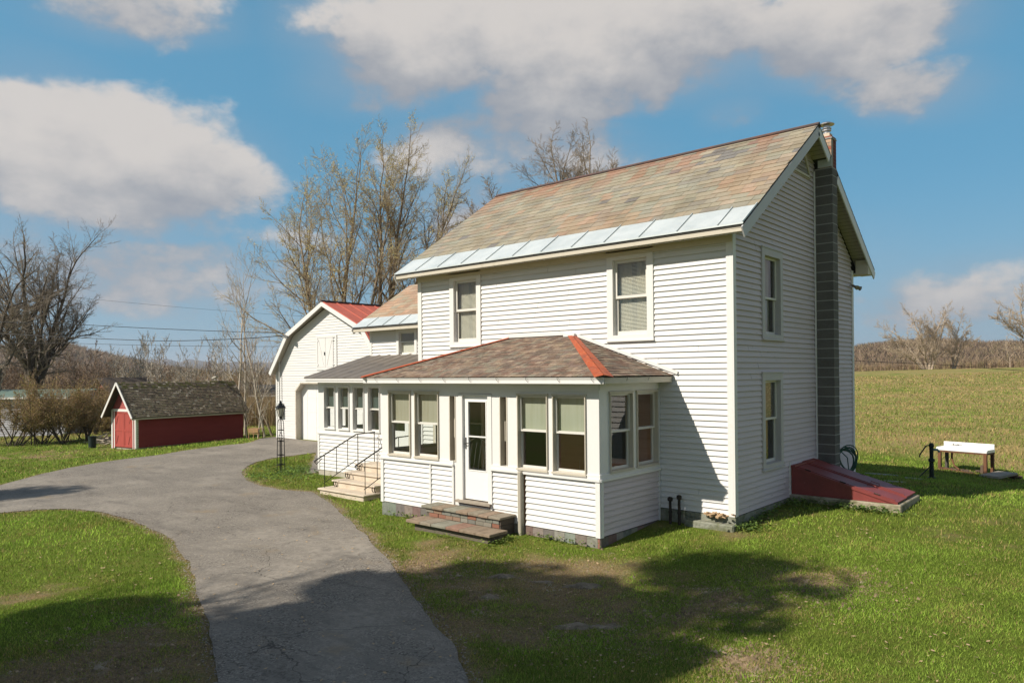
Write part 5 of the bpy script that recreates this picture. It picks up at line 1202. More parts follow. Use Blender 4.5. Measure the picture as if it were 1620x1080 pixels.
# clods and small stones lying in the worn patches
_V, _F = [], []
for k in range(26000):
    cx_0, cy_0, r_0, s_0 = random.choice(DIRTW[:16]); x = cx_0+random.gauss(0, r_0*.6); y = cy_0+random.gauss(0, r_0*.6)
    if math.hypot(x-CC[0], y-CC[1]) > 16 or float(_lk(_in.astype(float), np.array([x]), np.array([y]), 0)[0]) > 0: continue
    z = Hf(x, y)-.002; s_ = random.uniform(.004, .013)*(1 if random.random() < .96 else 2.2); q_ = random.uniform(0, 6.28); c_, d_ = math.cos(q_)*s_*1.3, math.sin(q_)*s_*1.3; b5 = len(_V)
    _V += [(x+c_,y+d_,z), (x-d_,y+c_,z), (x-c_,y-d_,z), (x+d_,y-c_,z), (x+random.gauss(0,s_*.3), y, z+s_*1.2)]; _F += [(b5+i, b5+(i+1)%4, b5+4) for i in range(4)]
kind(npmesh('gravel', _V, _F, mat('soil_clods', (.27,.195,.12), .95, var=[(9, (.12,.085,.05), .4, .6), (3,(.36,.30,.22),.55,.7)])), 'stuff')
# broad-leaved ground cover beside the bulkhead and corner
def weeds(name, spots, n, sz, cols):
    V = []; C3 = []
    for (cx, cy, rx, ry) in spots:
        for k in range(n):
            x = cx+random.gauss(0, rx); y = cy+random.gauss(0, ry)
            if footprint(np.array([x]), np.array([y]))[0] or _lk(_in.astype(float), np.array([x]), np.array([y]), 0)[0] > 0: continue
            z = Hf(x, y)+random.uniform(.02, .11); s = sz*random.uniform(.6, 1.4); a = random.uniform(0, 6.28); t = random.uniform(-.5, .5)
            u = np.array([math.cos(a), math.sin(a), t])*s; v = np.array([-math.sin(a), math.cos(a), random.uniform(-.5, .5)])*s*.7; p = np.array([x, y, z])
            V += [p-u, p-v, p+u, p+v]; c = jit(random.choice(cols), .3); C3 += [c]*4
    o = npmesh(name, V, np.arange(len(V)).reshape(-1, 4), LEAF, cols=np.array(C3)); kind(o, 'stuff')
G1 = gpt(1300, 806); G2 = gpt(1175, 832); G3 = gpt(1420, 812); G4 = gpt(430, 755); G5 = gpt(470, 745)
weeds('ground_cover', [(.9,2.35,.55,.1),(1.5,2.35,.4,.1),(.2,2.2,.2,.25),(.15,.15,.15,.18),(.12,.9,.08,.5)], 260, .028, [(.10,.17,.03), (.16,.24,.05), (.07,.12,.03)])
weeds('ground_cover', [(-4.2,-2.92,.8,.06),(-3.05,-2.6,.08,.2),(-6.3,-2.05,.5,.06),(-2.3,-2.05,.45,.05),(-9.7,-1.4,.6,.08)], 150, .022, [(.14,.2,.035), (.2,.26,.05), (.09,.13,.03)])
weeds('ground_cover', [(G4[0],G4[1],1.0,.6),(G5[0],G5[1],1.1,.6),(-14.3,.9,.5,.6)], 600, .035, [(.12,.2,.035), (.17,.26,.05), (.08,.13,.03)])
def litter(n):
    V = []
    for k in range(n):
        r = random.uniform(6, 16); a = CYAW+random.uniform(-.6, .6); x, y = CC[0]-math.sin(a)*r, CC[1]+math.cos(a)*r
        if footprint(np.array([x]), np.array([y]))[0]: continue
        z = Hf(x, y)+.03; s = random.uniform(.012, .03); q = random.uniform(0, 6.28)
        u = np.array([math.cos(q), math.sin(q), random.uniform(-.3,.3)])*s; v = np.array([-math.sin(q), math.cos(q), random.uniform(-.3,.3)])*s*.6; p = np.array([x, y, z]); V += [p-u, p-v, p+u, p+v]
    o = npmesh('fallen_leaves', V, np.arange(len(V)).reshape(-1, 4), mat('dry_leaf', (.40,.29,.17), .8)); kind(o, 'stuff')
litter(900)

# =================================================================== TREES
def rperp(d):
    a = Vector((0,0,1)) if abs(d.z) < .85 else Vector((1,0,0)); u = d.cross(a).normalized(); w = d.cross(u); t = random.uniform(0, 2*math.pi)
    return u*math.cos(t)+w*math.sin(t)
class TreeB:
    def __init__(s): s.wood = MB(); s.twig = MB(); s.tips = []
def grow(T, p, d, L, r, lev, P):
    n = P['seg'][lev]; pts = [p.copy()]; dirs = [d.copy()]; step = L/n
    for i in range(n):
        wob = P['wob'][lev]; d = (d + Vector((random.gauss(0,wob), random.gauss(0,wob), random.gauss(0,wob))) + Vector((0,0,P['up'][lev]))).normalized()
        p = p + d*step; pts.append(p.copy()); dirs.append(d.copy())
    end = P['end'] if lev < P['lev'] else .5
    rad = [max(P['rmin'], r*(1-(1-end)*i/n)) for i in range(n+1)]
    (T.wood if lev < P['wlev'] else T.twig).tube(pts, rad, (8, 6, 4, 3, 3, 3)[lev], cap=False)
    if lev >= P['lev']:
        T.tips.append((pts[-1], dirs[-1])); T.tips.append((pts[-2], dirs[-2])); return
    k = P['kids'][lev]; k = max(1, int(round(k*random.uniform(.75, 1.25)*(min(1.2, L/P['ref'][lev]) if P.get('ref') else 1))))
    for c in range(k):
        t = P['t0'][lev] + (1-P['t0'][lev])*(c+random.random())/k; t = min(t, .985); i = int(t*n); f = t*n-i
        q = pts[i].lerp(pts[min(i+1, n)], f); dd = dirs[min(i+1, n)]
        ang = R_(random.gauss(P['ang'][lev], 7)); nd = (dd*math.cos(ang) + rperp(dd)*math.sin(ang)).normalized()
        if nd.z < -.15: nd.z *= -.3
        ll = L*P['ratio'][lev]*random.uniform(.65, 1.15)*(1.15-.55*t)
        grow(T, q, nd, ll, rad[i]*P['rr'], lev+1, P)
    # leader continues
    grow(T, pts[-1], dirs[-1], L*P['ratio'][lev]*.7, rad[-1], lev+1, P)
BASE = dict(seg=(7,6,5,4,3), wob=(.06,.10,.13,.16,.2), up=(.03,.035,.03,.02,.01), kids=(9,7,5,4), t0=(.3,.2,.15,.1), ang=(36,38,40,42), ratio=(.55,.52,.5,.5), rr=.55, end=.28, rmin=.007, lev=4, wlev=2)
def mk(o, name, parent, mat_):
    return o
def make_tree(name, label, loc, stems, P, bark, twig, buds=None, group=None, cat='tree', crown_name='crown'):
    T = TreeB(); L = Vector(loc)
    for (off, d, ln, r) in stems:
        grow(T, L+Vector(off)+Vector((0,0,-.15)), Vector(d).normalized(), ln, r, 0, P)
    root = thing(name, tuple(loc), label, cat, group)
    T.wood.build('trunk', bark, root, smooth=True); cr = T.twig.build(crown_name, twig, root)
    if buds:
        V, C3 = [], []; nb_, sz, cols, prob = buds
        for (p, d) in T.tips:
            if random.random() > prob(p): continue
            for k in range(nb_):
                q = p - d*random.uniform(0, .35) + Vector((random.gauss(0,.06), random.gauss(0,.06), random.gauss(0,.06))); s = sz*random.uniform(.6,1.3); u = rperp(d)*s; v = d.cross(u).normalized()*s*.8; u = (u+d*random.uniform(-.5,.5)*s)
                V += [q-u, q-v, q+u, q+v]; c = jit(random.choice(cols), .15); C3 += [c]*4
        if V: npmesh('buds', [tuple(v) for v in V], np.arange(len(V)).reshape(-1, 4), BUD, root, cols=np.array(C3), off=loc)
    return root
def clone(root, loc, rz, s, label=None, group=None):
    r = root.copy(); COL.objects.link(r); r.location = loc; r.rotation_euler = (0, 0, rz); r.scale = (s, s, s)
    if label: r['label'] = label
    if group: r['group'] = group
    for ch in list(root.children):
        c = ch.copy(); COL.objects.link(c); c.parent = r
    return r
YEL = [(.66,.56,.22), (.60,.52,.26), (.72,.62,.32), (.52,.46,.25)]
hn = lambda p, s, o: hashn(math.floor(p.x/s)+o, math.floor(p.z/s)*3+math.floor(p.y/s)*7)
# the pair of tall trees behind the garage
random.seed(11)
P1 = dict(BASE, kids=(8,7,6,5), ratio=(.50,.50,.48,.46), ang=(32,34,38,42), t0=(.22,.15,.1,.1), up=(.02,.04,.03,.02,.01), rmin=.006)
b = fpt(552, 47)
make_tree('maple_tree', 'tallest budding tree with several straight stems rising behind the garage roof', b, [((0,0,0),(.02,0,1),13.8,.22), ((-.9,-.7,0),(-.16,-.13,1),13.1,.18), ((-.8,-.8,0),(-.25,-.21,1),11.5,.14), ((.5,.4,0),(.07,.05,1),13.2,.16), ((.2,-.2,0),(-.07,-.06,1),13,.15)], P1, BARK, TWIG, buds=(1, .034, YEL, lambda p: .95 if hn(p, 1.1, 3) > .6 else .28), group='tall trees behind the garage')
b = fpt(605, 49)
make_tree('maple_tree', 'wide budding tree right of the tallest one with a thick trunk behind the ell roof', b, [((0,0,0),(.02,.02,1),11.4,.26), ((.1,.1,4.5),(.36,.28,1),10,.2), ((0,0,5.2),(.14,.11,1),10.4,.2), ((.1,0,3.6),(.5,.45,.8),6.5,.12), ((-.1,0,7),(-.06,-.05,1),9,.16)], P1, BARK, TWIG, buds=(1, .034, YEL, lambda p: .9 if hn(p, 1.2, 9) > .6 else .22), group='tall trees behind the garage')
OLV = [(.27,.24,.11), (.33,.28,.13), (.22,.19,.10), (.37,.30,.16)]
P2 = dict(BASE, kids=(9,7,6,4), ang=(40,42,42,42), ratio=(.55,.52,.48,.45), lev=4, rmin=.01)
for (px, dep, hh, lab) in ((640, 43, 7.0, 'rounded olive budding tree half hidden behind the ell roof'), (668, 52, 9, 'dense brown tree behind the main roof corner'), (590, 60, 6, 'low olive tree between the trunks of the tall pair')):
    make_tree('budding_tree', lab, fpt(px, dep), [((0,0,0),(0,0,1),hh*.72,.16), ((.3,0,0),(.25,.2,1),hh*.6,.12), ((-.3,0,0),(-.25,-.2,1),hh*.6,.12)], P2, BARK, TWIG, buds=(3, .05, OLV, lambda p: .7), group='olive trees behind the ell')
# trees over the main roof ridge
P3 = dict(BASE, kids=(7,8,7,6), ang=(36,38,40,42), ratio=(.55,.52,.5,.46), rmin=.006, up=(.03,.02,.02,.01,.01))
b = fpt(838, 44)
make_tree('bare_maple_tree', 'bare dark tree leaning left over the left part of the slate ridge', b, [((0,0,0),(0,0,1),8.3,.32), ((0,0,7.6),(-.42,-.38,.75),5.2,.15), ((0,0,7.2),(-.72,-.62,.6),5.4,.13), ((0,0,7.2),(-.62,-.55,.42),5.0,.12), ((-.1,-.1,7.2),(-.2,-.18,1),5.4,.15), ((.3,.3,5),(.10,.1,1),8.4,.18)], P3, BARK, TWIGM, group='bare trees beyond the slate roof')
b = fpt(921, 44)
make_tree('bare_maple_tree', 'bare forked tree standing over the middle of the slate ridge', b, [((0,0,0),(0,0,1),9,.34), ((0,0,8.3),(-.32,-.28,1),6.8,.17), ((0,0,8.6),(.14,.12,1),7.0,.18), ((0,0,8.4),(.34,.3,1),5.6,.13), ((0,0,7.8),(-.8,-.6,.6),3.9,.1), ((.1,.1,8.2),(.7,.6,.85),4.7,.1)], P3, BARK, TWIGM, group='bare trees beyond the slate roof')
# large trees on the left
P4 = dict(BASE, kids=(10,8,5,4), ang=(38,40,42,42), ratio=(.60,.52,.48,.46), t0=(.22,.15,.1,.1), up=(.02,.04,.03,.02,.01), rmin=.007, wob=(.07,.12,.15,.18,.2))
random.seed(23); b = fpt(54, 56)
make_tree('bare_oak_tree', 'big spreading bare tree behind the bushes at the left of the photo', b, [((0,0,0),(.05,.04,1),10.5,.42), ((0,0,2.2),(.16,.13,1),10,.24), ((0,0,1.8),(-.14,-.12,1),9.6,.24), ((0,0,3.2),(.42,.36,1),7.2,.17), ((0,0,4.5),(.62,.52,.7),5.0,.13), ((0,0,1.2),(.9,.75,.4),5.2,.12), ((0,0,3.6),(-.45,-.38,1),6.0,.16), ((0,0,6),(.3,.25,1),6,.15)], P4, BARKD, TWIGM)
random.seed(5); b = fpt(24, 50)
make_tree('bare_ash_tree', 'bare tree with a leaning dark trunk at the far left edge', b, [((0,0,0),(-.32,-.27,1),8.5,.30), ((-.9,-.8,2.2),(-.05,-.05,1),7.5,.2)], dict(P4, kids=(9,7,5,4)), BARKD, TWIGM)
# pale birches by the shed
P5 = dict(BASE, kids=(11,4,2,2), ang=(38,38,40,40), ratio=(.28,.5,.5,.5), t0=(.22,.15,.1,.1), up=(.01,.10,.06,.05,.03), lev=3, wlev=1, rmin=.006, end=.15)
for (px, dep, hh, r, lean, lab) in ((379, 41, 11.2, .085, (-.05,-.04), 'tallest pale birch rising behind the far end of the red shed'), (387, 42, 10.6, .075, (-.01,-.0), 'second pale birch close beside the tallest one'), (419, 38, 9.6, .07, (-.13,-.11), 'thin pale birch leaning left nearer the garage'), (407, 36, 3.4, .05, (-.05,.1), 'short crooked birch stem before the wooden bench'), (432, 38, 4.6, .07, (-.3,-.25), 'dark crooked sapling right against the garage corner')):
    random.seed(int(px*3)); make_tree('birch_tree', lab, fpt(px, dep), [((0,0,0),(lean[0],lean[1],1),hh*.86,r)], P5, BARKW if px != 432 else BARK, BARKW if px != 432 else TWIG, group='birches between the shed and the garage')
random.seed(77); make_tree('dead_sapling', 'leafless little sapling at the far corner of the red shed', fpt(392, 36.5), [((0,0,0),(-.1,-.1,1),2.4,.05), ((0,0,1.5),(-.6,-.5,.75),1.3,.018), ((0,0,1.6),(.5,.4,.7),1.7,.02)], dict(P5, kids=(5,4,2,2), ratio=(.5,.5,.5,.5), rmin=.004), BARKD, TWIGM)
# tree masters for the background
random.seed(3)
PB = dict(BASE, kids=(9,6,4,3), seg=(5,4,3,3,2), lev=3, wlev=1, rmin=.02, ang=(34,38,40,40), ratio=(.5,.5,.5,.5))
mast = []
for i in range(4):
    px, dep = ((172, 92), (258, 90), (330, 100), (110, 84))[i]
    m = make_tree('woodland_tree', 'x', fpt(px, dep), [((0,0,0),(0,0,1),5.5,.13)] + ([((.3,0,0),(.3,0,1),4.5,.1)] if i % 2 else []), PB, BARK, mat('woodland_twig', (.21,.15,.105), .9) if i < 2 else bpy.data.materials['woodland_twig'] , group='bare trees of the woodland edge')
    mast.append(m)
mast[0]['label'] = 'bare brown tree of the woodland edge beyond the sheds'
for m in mast: m['label'] = mast[0]['label']
PS_ = dict(P5, kids=(9,4,3,2), rmin=.014)
sap = []
for i in range(3):
    m = make_tree('pale_sapling', 'x', fpt((215, 262, 300)[i], (60, 62, 66)[i]), [((0,0,0),(random.uniform(-.1,.1),0,1),6.2,.06)], PS_, BARKW, BARKW, group='pale saplings behind the red shed'); m['label'] = 'slender pale sapling in the thicket behind the red shed'; sap.append(m)
for i in range(34):
    px = random.uniform(150, 440) ; dep = random.uniform(52, 78)
    clone(random.choice(sap), fpt(px, dep), random.uniform(0, 6.28), random.uniform(.55, 1.05))
for i in range(120):
    px = random.uniform(-60, 445); dep = random.uniform(75, 150)
    if px < 170 and random.random() < .3: dep = random.uniform(62, 85)
    clone(random.choice(mast), fpt(px, dep), random.uniform(0, 6.28), random.uniform(.5, .9)*(.8+.3*(px < 170)))
# right hand trees at the field crest
random.seed(31)
PR = dict(BASE, kids=(8,7,6,4), ang=(38,38,40,42), ratio=(.55,.52,.5,.5), t0=(.15,.15,.1,.1), rmin=.010, lev=4, wlev=2)
PALE = mat('pale_grey_bark', (.36,.29,.22), .9); PTW = mat('pale_grey_twig', (.40,.32,.235), .9)
make_tree('willow_tree', 'broad pale bare tree with many stems on the field crest', fpt(1470, 104), [((0,0,0),(.05,.04,1),6.8,.22), ((-.5,0,0),(-.5,-.4,1),6.4,.2), ((-.6,0,0),(-.85,-.6,.9),5.6,.16), ((.3,0,0),(.3,.3,1),6,.18), ((-.2,0,0),(-.2,-.1,1),6.8,.2)], PR, PALE, PTW, group='bare trees on the field crest')
make_tree('willow_tree', 'slimmer pale bare tree right of the broad one on the field crest', fpt(1508, 106), [((0,0,0),(.03,.04,1),6,.16), ((.2,0,0),(.4,.3,1),5,.12)], PR, PALE, PTW, group='bare trees on the field crest')
make_tree('leaning_tree', 'pale bare tree leaning left at the right edge above the field', fpt(1640, 92), [((0,0,0),(-.28,-.23,1),7.4,.2), ((-1.3,-1.1,4),(-.75,-.6,.75),3.6,.1)], PR, PALE, PTW, group='bare trees on the field crest')
make_tree('field_sapling', 'small pale bare sapling on the crest near the right edge', fpt(1598, 98), [((0,0,0),(-.05,0,1),2.9,.07)], dict(PR, lev=3, kids=(5,3,3)), PALE, PTW)
# shrubs on the left
PSH = dict(BASE, seg=(5,4,3,3,2), kids=(7,5,4,3), lev=3, wlev=1, ang=(30,34,38,40), ratio=(.55,.55,.5,.5), t0=(.25,.15,.1,.1), up=(.0,.03,.03,.02,.02), rmin=.006, end=.35)
SHC1 = [(.28,.22,.08), (.36,.27,.10), (.22,.16,.075), (.38,.26,.12), (.25,.24,.07)]
for i, (px, dep, hh, n_, lab) in enumerate(((18, 39, 3.5, 11, 'open shrub at the left edge before the grey house'), (62, 39.5, 3.5, 13, 'second large shrub from the left edge'), (100, 39.5, 3.2, 13, 'large shrub in the middle of the row left of the barrel'), (136, 41, 3.0, 13, 'tangled shrub nearest the lumber pile'), (-22, 40, 3.0, 8, 'shrub cut by the left edge of the photo'), (150, 46, 2.3, 9, 'brushy shrub directly behind the red shed doors'))):
    random.seed(60+i); st_ = []
    for k in range(n_):
        a = random.uniform(0, 6.28); s = random.uniform(.2, 1.05); st_.append(((random.gauss(0,.16), random.gauss(0,.16), 0), (math.cos(a)*s, math.sin(a)*s, 1), hh*random.uniform(.6,.9), .035))
    make_tree('budding_shrub', lab, fpt(px, dep), st_, PSH, BARKD, mat('shrub_twig', (.30,.21,.13), .9) if i == 0 else bpy.data.materials['shrub_twig'], buds=(2, .028, SHC1, lambda p: .7), group='budding shrubs left of the red shed', cat='shrub')
# bramble thickets (nobody could count): low brown brush
def brush(name, n, px0, px1, d0, d1, hgt, cols, K=10, wid=.05, seed=1, fade=None):
    r = np.random.default_rng(seed); px = r.uniform(px0, px1, n); dep = d0*(d1/d0)**r.random(n)
    X = np.zeros(n); Y = np.zeros(n)
    rr = cF[None] + cR[None]*((px-810)/CF)[:, None]; X = CC[0]+rr[:,0]*dep; Y = CC[1]+rr[:,1]*dep; Z = H(X, Y) if fade is None else fade(X, Y)
    ht = hgt*r.uniform(.5, 1.15, n)*(.6+.7*vn(X, Y, 14)); V = []; C3 = []
    ca = np.array(cols)[r.integers(0, len(cols), n)]*r.uniform(.7, 1.25, (n, 1))
    for k in range(K):
        t0 = r.uniform(0, .5, n) if k else np.zeros(n); a = r.uniform(0, 6.28, n); sp = r.uniform(.1, .6, n)*ht*(1 if k else .1); L = ht*(1-t0)*r.uniform(.5, .95, n) if k else ht
        b = np.stack([X, Y, Z+ht*t0], 1); tp = b+np.stack([np.cos(a)*sp, np.sin(a)*sp, L], 1); w = (wid*(.55 if k else 1)*r.uniform(.6, 1.3, n)*(dep/80)**.6)[:, None]; q = r.uniform(0, 6.28, n); s = np.stack([np.cos(q), np.sin(q), np.zeros(n)], 1)*w
        V.append(np.stack([b-s, b+s, tp], 1).reshape(-1, 3)); C3.append(np.repeat(ca, 3, 0))
    V = np.concatenate(V); o = npmesh(name, V, np.arange(len(V)).reshape(-1, 3), LEAF, cols=np.concatenate(C3)); kind(o, 'stuff'); return o
BRN = [(.30,.21,.13), (.35,.25,.15), (.25,.17,.11), (.38,.29,.15), (.32,.25,.11)]
brush('brush_thicket', 4600, 150, 440, 48, 78, 2.2, BRN, 9, .028, 1)
brush('woods', 12000, -120, 700, 85, 330, 5.6, BRN, 12, .07, 2)
brush('brush_thicket', 2500, -100, 150, 58, 84, 2.6, BRN, 9, .03, 8)
brush('conifer_woods', 500, 150, 440, 330, 460, 11, [(.045,.06,.03), (.06,.07,.035)], 16, .5, 3)
brush('dead_grass', 5000, 1352, 1640, 17, 23, .22, [(.36,.29,.16), (.28,.22,.12)], 3, .01, 9) if False else None

# hills (terrain of their own, beyond the valley)
HILLM = mat('wooded_hillside', (.21,.145,.095), .95, var=[(.02, (.115,.085,.065), .4, .6), (.006, (.19,.15,.10), .45, .62), (.15, (.10,.075,.055), .5, .7)], bump=(.15, 1, 6))
def ridge(name, prof, dep0, dep1, base, m, rough=1.5, zf=None):
    """prof: [(px, py)] crest line surveyed; a real hill between dep0 and dep1 with a back slope"""
    xs = np.array([p[0] for p in prof], float); ys = np.array([p[1] for p in prof], float); n = int((xs[-1]-xs[0])/5)+1; X = np.linspace(xs[0], xs[-1], n); Y = np.interp(X, xs, ys)
    V = []; nj = 16
    for j in range(nj):
        t = j/(nj-1); dep = dep0+(dep1-dep0)*t*1.6
        for i in range(n):
            r = ray(X[i], Y[i]); crest = CC[2]+r[2]*dep1; x, y = CC[0]+r[0]*dep, CC[1]+r[1]*dep
            s = math.sin(math.pi*min(1, t*1.6)/2)**1.3 if t*1.6 <= 1 else 1-((t*1.6-1)/.6)**1.5
            s = _ss(t*1.6) if t*1.6 <= 1 else max(0, 1-((t*1.6-1)/.6)**1.5)
            V.append((x, y, base+(crest-base)*float(s)+rough*(float(vn(x, y, dep1*.03))-.5)*float(s)*2*(t*1.6 < .96)))
    I = np.arange(n*nj).reshape(nj, n); F = np.stack([I[:-1,:-1], I[:-1,1:], I[1:,1:], I[1:,:-1]], -1).reshape(-1, 4)
    o = npmesh(name, V, F, m); kind(o, 'structure'); o.data.polygons.foreach_set('use_smooth', [True]*len(F))
    V = np.array(V); return V, n, nj
Vr, nr_, nj_ = ridge('hill', [(1100,566),(1250,562),(1330,560),(1352,557),(1375,552),(1400,549),(1440,546),(1480,545),(1520,548),(1560,550),(1600,548),(1640,550),(1750,556),(1900,566)], 190, 430, 0, HILLM, 1.5)
Vl, nl_, _ = ridge('hill', [(-300,570),(-100,560),(0,556),(40,551),(75,547),(105,549),(140,560),(180,570),(240,583),(320,592)], 330, 640, -6, HILLM, 2)
M2 = mat('distant_wooded_hill', (.10,.085,.075), .95, var=[(.003, (.075,.065,.06), .4, .6)])
ridge('hill', [(-200,572),(60,570),(140,563),(165,565),(185,570),(205,574),(225,567),(245,570),(265,568),(285,573),(300,568),(320,571),(345,575),(380,572),(420,574),(470,570),(600,576),(900,580)], 1900, 3400, -10, M2, 12)
def hillwoods(V, n, count, seed, hgt, cols, mn=0):
    r = np.random.default_rng(seed); i = r.integers(0, len(V)-n-1, count); a, b = r.random(count), r.random(count)
    P = V[i]*(1-a)[:, None]+V[i+1]*a[:, None]; P = P*(1-b)[:, None]+(V[i+n]*(1-a)[:, None]+V[i+n+1]*a[:, None])*b[:, None]
    col = np.array(cols)[r.integers(0, len(cols), count)]*r.uniform(.65, 1.3, (count, 1)); VV = []; C3 = []
    for k in range(9):
        h = hgt*r.uniform(.5, 1.15, count); an = r.uniform(0, 6.28, count); sp = r.uniform(.2, 1.0, count)*h*(k > 0); t0 = (r.uniform(0, .4, count) if k else 0)*h
        bb = P+np.stack([0*h, 0*h, t0-.5], 1); tp = bb+np.stack([np.cos(an)*sp, np.sin(an)*sp, (h-t0)], 1); q = r.uniform(0, 6.28, count); w = hgt*(.07 if k else .04)
        s = np.stack([np.cos(q), np.sin(q), 0*q], 1)*w; VV.append(np.stack([bb-s, bb+s, tp], 1).reshape(-1, 3)); C3.append(np.repeat(col, 3, 0))
    VV = np.concatenate(VV); o = npmesh('woods', VV, np.arange(len(VV)).reshape(-1, 3), LEAF, cols=np.concatenate(C3)); kind(o, 'stuff')
HB = [(.30,.21,.14), (.25,.17,.11), (.36,.26,.16), (.27,.215,.11), (.2,.145,.10)]
hillwoods(Vr, nr_, 13000, 5, 4.2, HB); hillwoods(Vl, nl_, 9000, 6, 6, HB)
brush('field_edge_brush', 1500, 1200, 1700, 108, 150, 1.7, HB, 9, .05, 12)

# trees standing behind the camera: their shadows fall across the drive and lawn
LD = np.array([.30459, .69550, -.65078])
def leafy(label, g, hc, rad, n, seed, squash=.8, holes=.0):
    """crown centre stands at height hc where it shades ground point g"""
    random.seed(seed); t = (hc-g[2])/LD[2]; c = Vector((g[0]+LD[0]*t, g[1]+LD[1]*t, hc)); base = (c.x+random.uniform(-.3,.3), c.y+random.uniform(-.3,.3), Hf(c.x, c.y))
    root = thing('leafy_tree', base, label, 'tree', 'leafy trees behind the viewpoint'); T = TreeB(); h = hc-base[2]
    grow(T, Vector(base)-Vector((0,0,.1)), Vector((0,0,1)), h*.8, .2, 0, dict(BASE, lev=3, kids=(12,7,5,3), wlev=4, t0=(.4,.2,.1,.1), ratio=(.38,.55,.5,.5)))
    T.wood.build('trunk', BARK, root)
    V, C3 = [], []; lobes = [(c+Vector((random.uniform(-1,1)*rad*.55, random.uniform(-1,1)*rad*.55, random.uniform(-.6,.6)*rad*squash)), rad*random.uniform(.35,.6)) for _ in range(9)]
    for k in range(n):
        lc, lr = random.choice(lobes); d = Vector((random.gauss(0,1), random.gauss(0,1), random.gauss(0,1))).normalized(); p = lc+d*lr*random.random()**.4; p.z = c.z+(p.z-c.z)*squash
        s = random.uniform(.07,.16); u = rperp(d)*s; v = d.cross(u).normalized()*s
        V += [tuple(p-u), tuple(p-v), tuple(p+u), tuple(p+v)]; C3 += [jit((.06,.10,.025), .3)]*4
    npmesh('foliage', V, np.arange(len(V)).reshape(-1, 4), LEAF, root, cols=np.array(C3), off=base)
SHT = [
 (770,935,12,1.6,1250,'wispy leafy tree first in the row behind the viewpoint'), (1000,928,12.5,1.9,1500,'wispy leafy tree second in the row behind the viewpoint'), (1150,922,13,1.9,800,'thin wispy tree last in the row behind the viewpoint'),  # (px, py of the shade), crown height, radius, leaves
 (560,1030,7,2.1,9500,'left one of the leafy trees close behind the viewpoint'),
 (430,1060,7,1.9,8500,'leafy tree behind the viewpoint over the drive'),
 (660,1090,6,1.6,6000,'low leafy tree directly behind the viewpoint'),
 (555,955,10,1.3,5000,'taller leafy tree behind the viewpoint shading the drive'),
 (215,1100,7,1.9,5200,'leafy tree behind the viewpoint shading the left lawn'),
 (70,1010,9,1.5,3000,'leafy tree left behind the viewpoint'),
 (880,955,10,1.5,1500,'middle leafy tree behind the viewpoint'),
 (850,1050,8,1.7,2400,'leafy tree behind the viewpoint right of the drive'),
 (60,778,14,2.0,1500,'far leafy tree left of the viewpoint shading the drive'),
]
for i, (a, b_, hc, rad, n, lab) in enumerate(SHT): leafy(lab, gpt(a, b_), hc, rad, n, 200+i, .6)

# =================================================================== WIRES
def wire(name, label, pts, r=.014, grp=None):
    P = []
    for (a, b) in zip(pts, pts[1:]):
        a, b = Vector(a), Vector(b)
        for i in range(14): t = i/14; p = a.lerp(b, t); p.z -= (a-b).length*.012*4*t*(1-t)*.5; P.append(p)
    P.append(Vector(pts[-1])); mb = MB(); mb.tube(P, r, 5); tag(mb.build(name, WIRE, None, loc=tuple(pts[0])), label, 'cable', grp)
G_ = 'overhead cables on the left'
wire('overhead_cable', 'thick overhead cable crossing behind the garage at its eave height', [far(-250,496,48), far(105,512,48), far(560,529,48)], .02, G_)
wire('overhead_cable', 'sagging service cable that ends at the garage gable', [far(-250,508,46), far(244,539,40), (-24.0, GY-.4, 4.3)], .018, G_)
wire('overhead_cable', 'lowest overhead cable just above the hills', [far(-250,536,49), far(105,542.5,49), far(560,547,49)], .012, G_)
wire('overhead_cable', 'thin topmost overhead wire over the left trees', [far(-200,455,52), far(133,471.7,52), far(560,505,52)], .008, G_)
wire('field_cable', 'single cable hanging over the field crest at the right', [far(1200,560,34), far(1480,576,34), far(1900,600,34)], .012)
x, y, z = fpt(-260, 48)
up = MB(); up.tube([(x,y,z-.3),(x,y,z+8.5)], [.15,.11], 10); up.box(x-1, x+1, y-.06, y+.06, 7.6, 7.75)
tag(up.build('utility_pole', WOODG, None, loc=(x,y,z)), 'wooden utility pole left of the view carrying the cables', 'utility pole')

# =================================================================== SKY, SUN
wd = bpy.data.worlds.new("World"); scene.world = wd; wd.use_nodes = True; nt = wd.node_tree; N = nt.nodes; L = nt.links
bg = N['Background']; sky = N.new('ShaderNodeTexSky'); sky.sky_type = 'NISHITA'; sky.sun_disc = False; sky.sun_elevation = R_(40.6); sky.sun_rotation = R_(203.7); sky.altitude = 200; sky.air_density = 1.0; sky.dust_density = .4; sky.ozone_density = 2.5
tc = N.new('ShaderNodeTexCoord'); sx = N.new('ShaderNodeSeparateXYZ'); L.new(tc.outputs['Generated'], sx.inputs[0])
def math_(op, a, b=None, clamp=False):
    n = N.new('ShaderNodeMath'); n.operation = op; n.use_clamp = clamp
    for i, v in enumerate((a, b)):
        if v is None: continue
        if isinstance(v, (int, float)): n.inputs[i].default_value = v
        else: L.new(v, n.inputs[i])
    return n.outputs[0]
az = math_('ARCTAN2', math_('MULTIPLY', sx.outputs[0], -1), sx.outputs[1]); el = math_('ARCSINE', sx.outputs[2])
cb = N.new('ShaderNodeCombineXYZ'); L.new(az, cb.inputs[0]); L.new(el, cb.inputs[1])
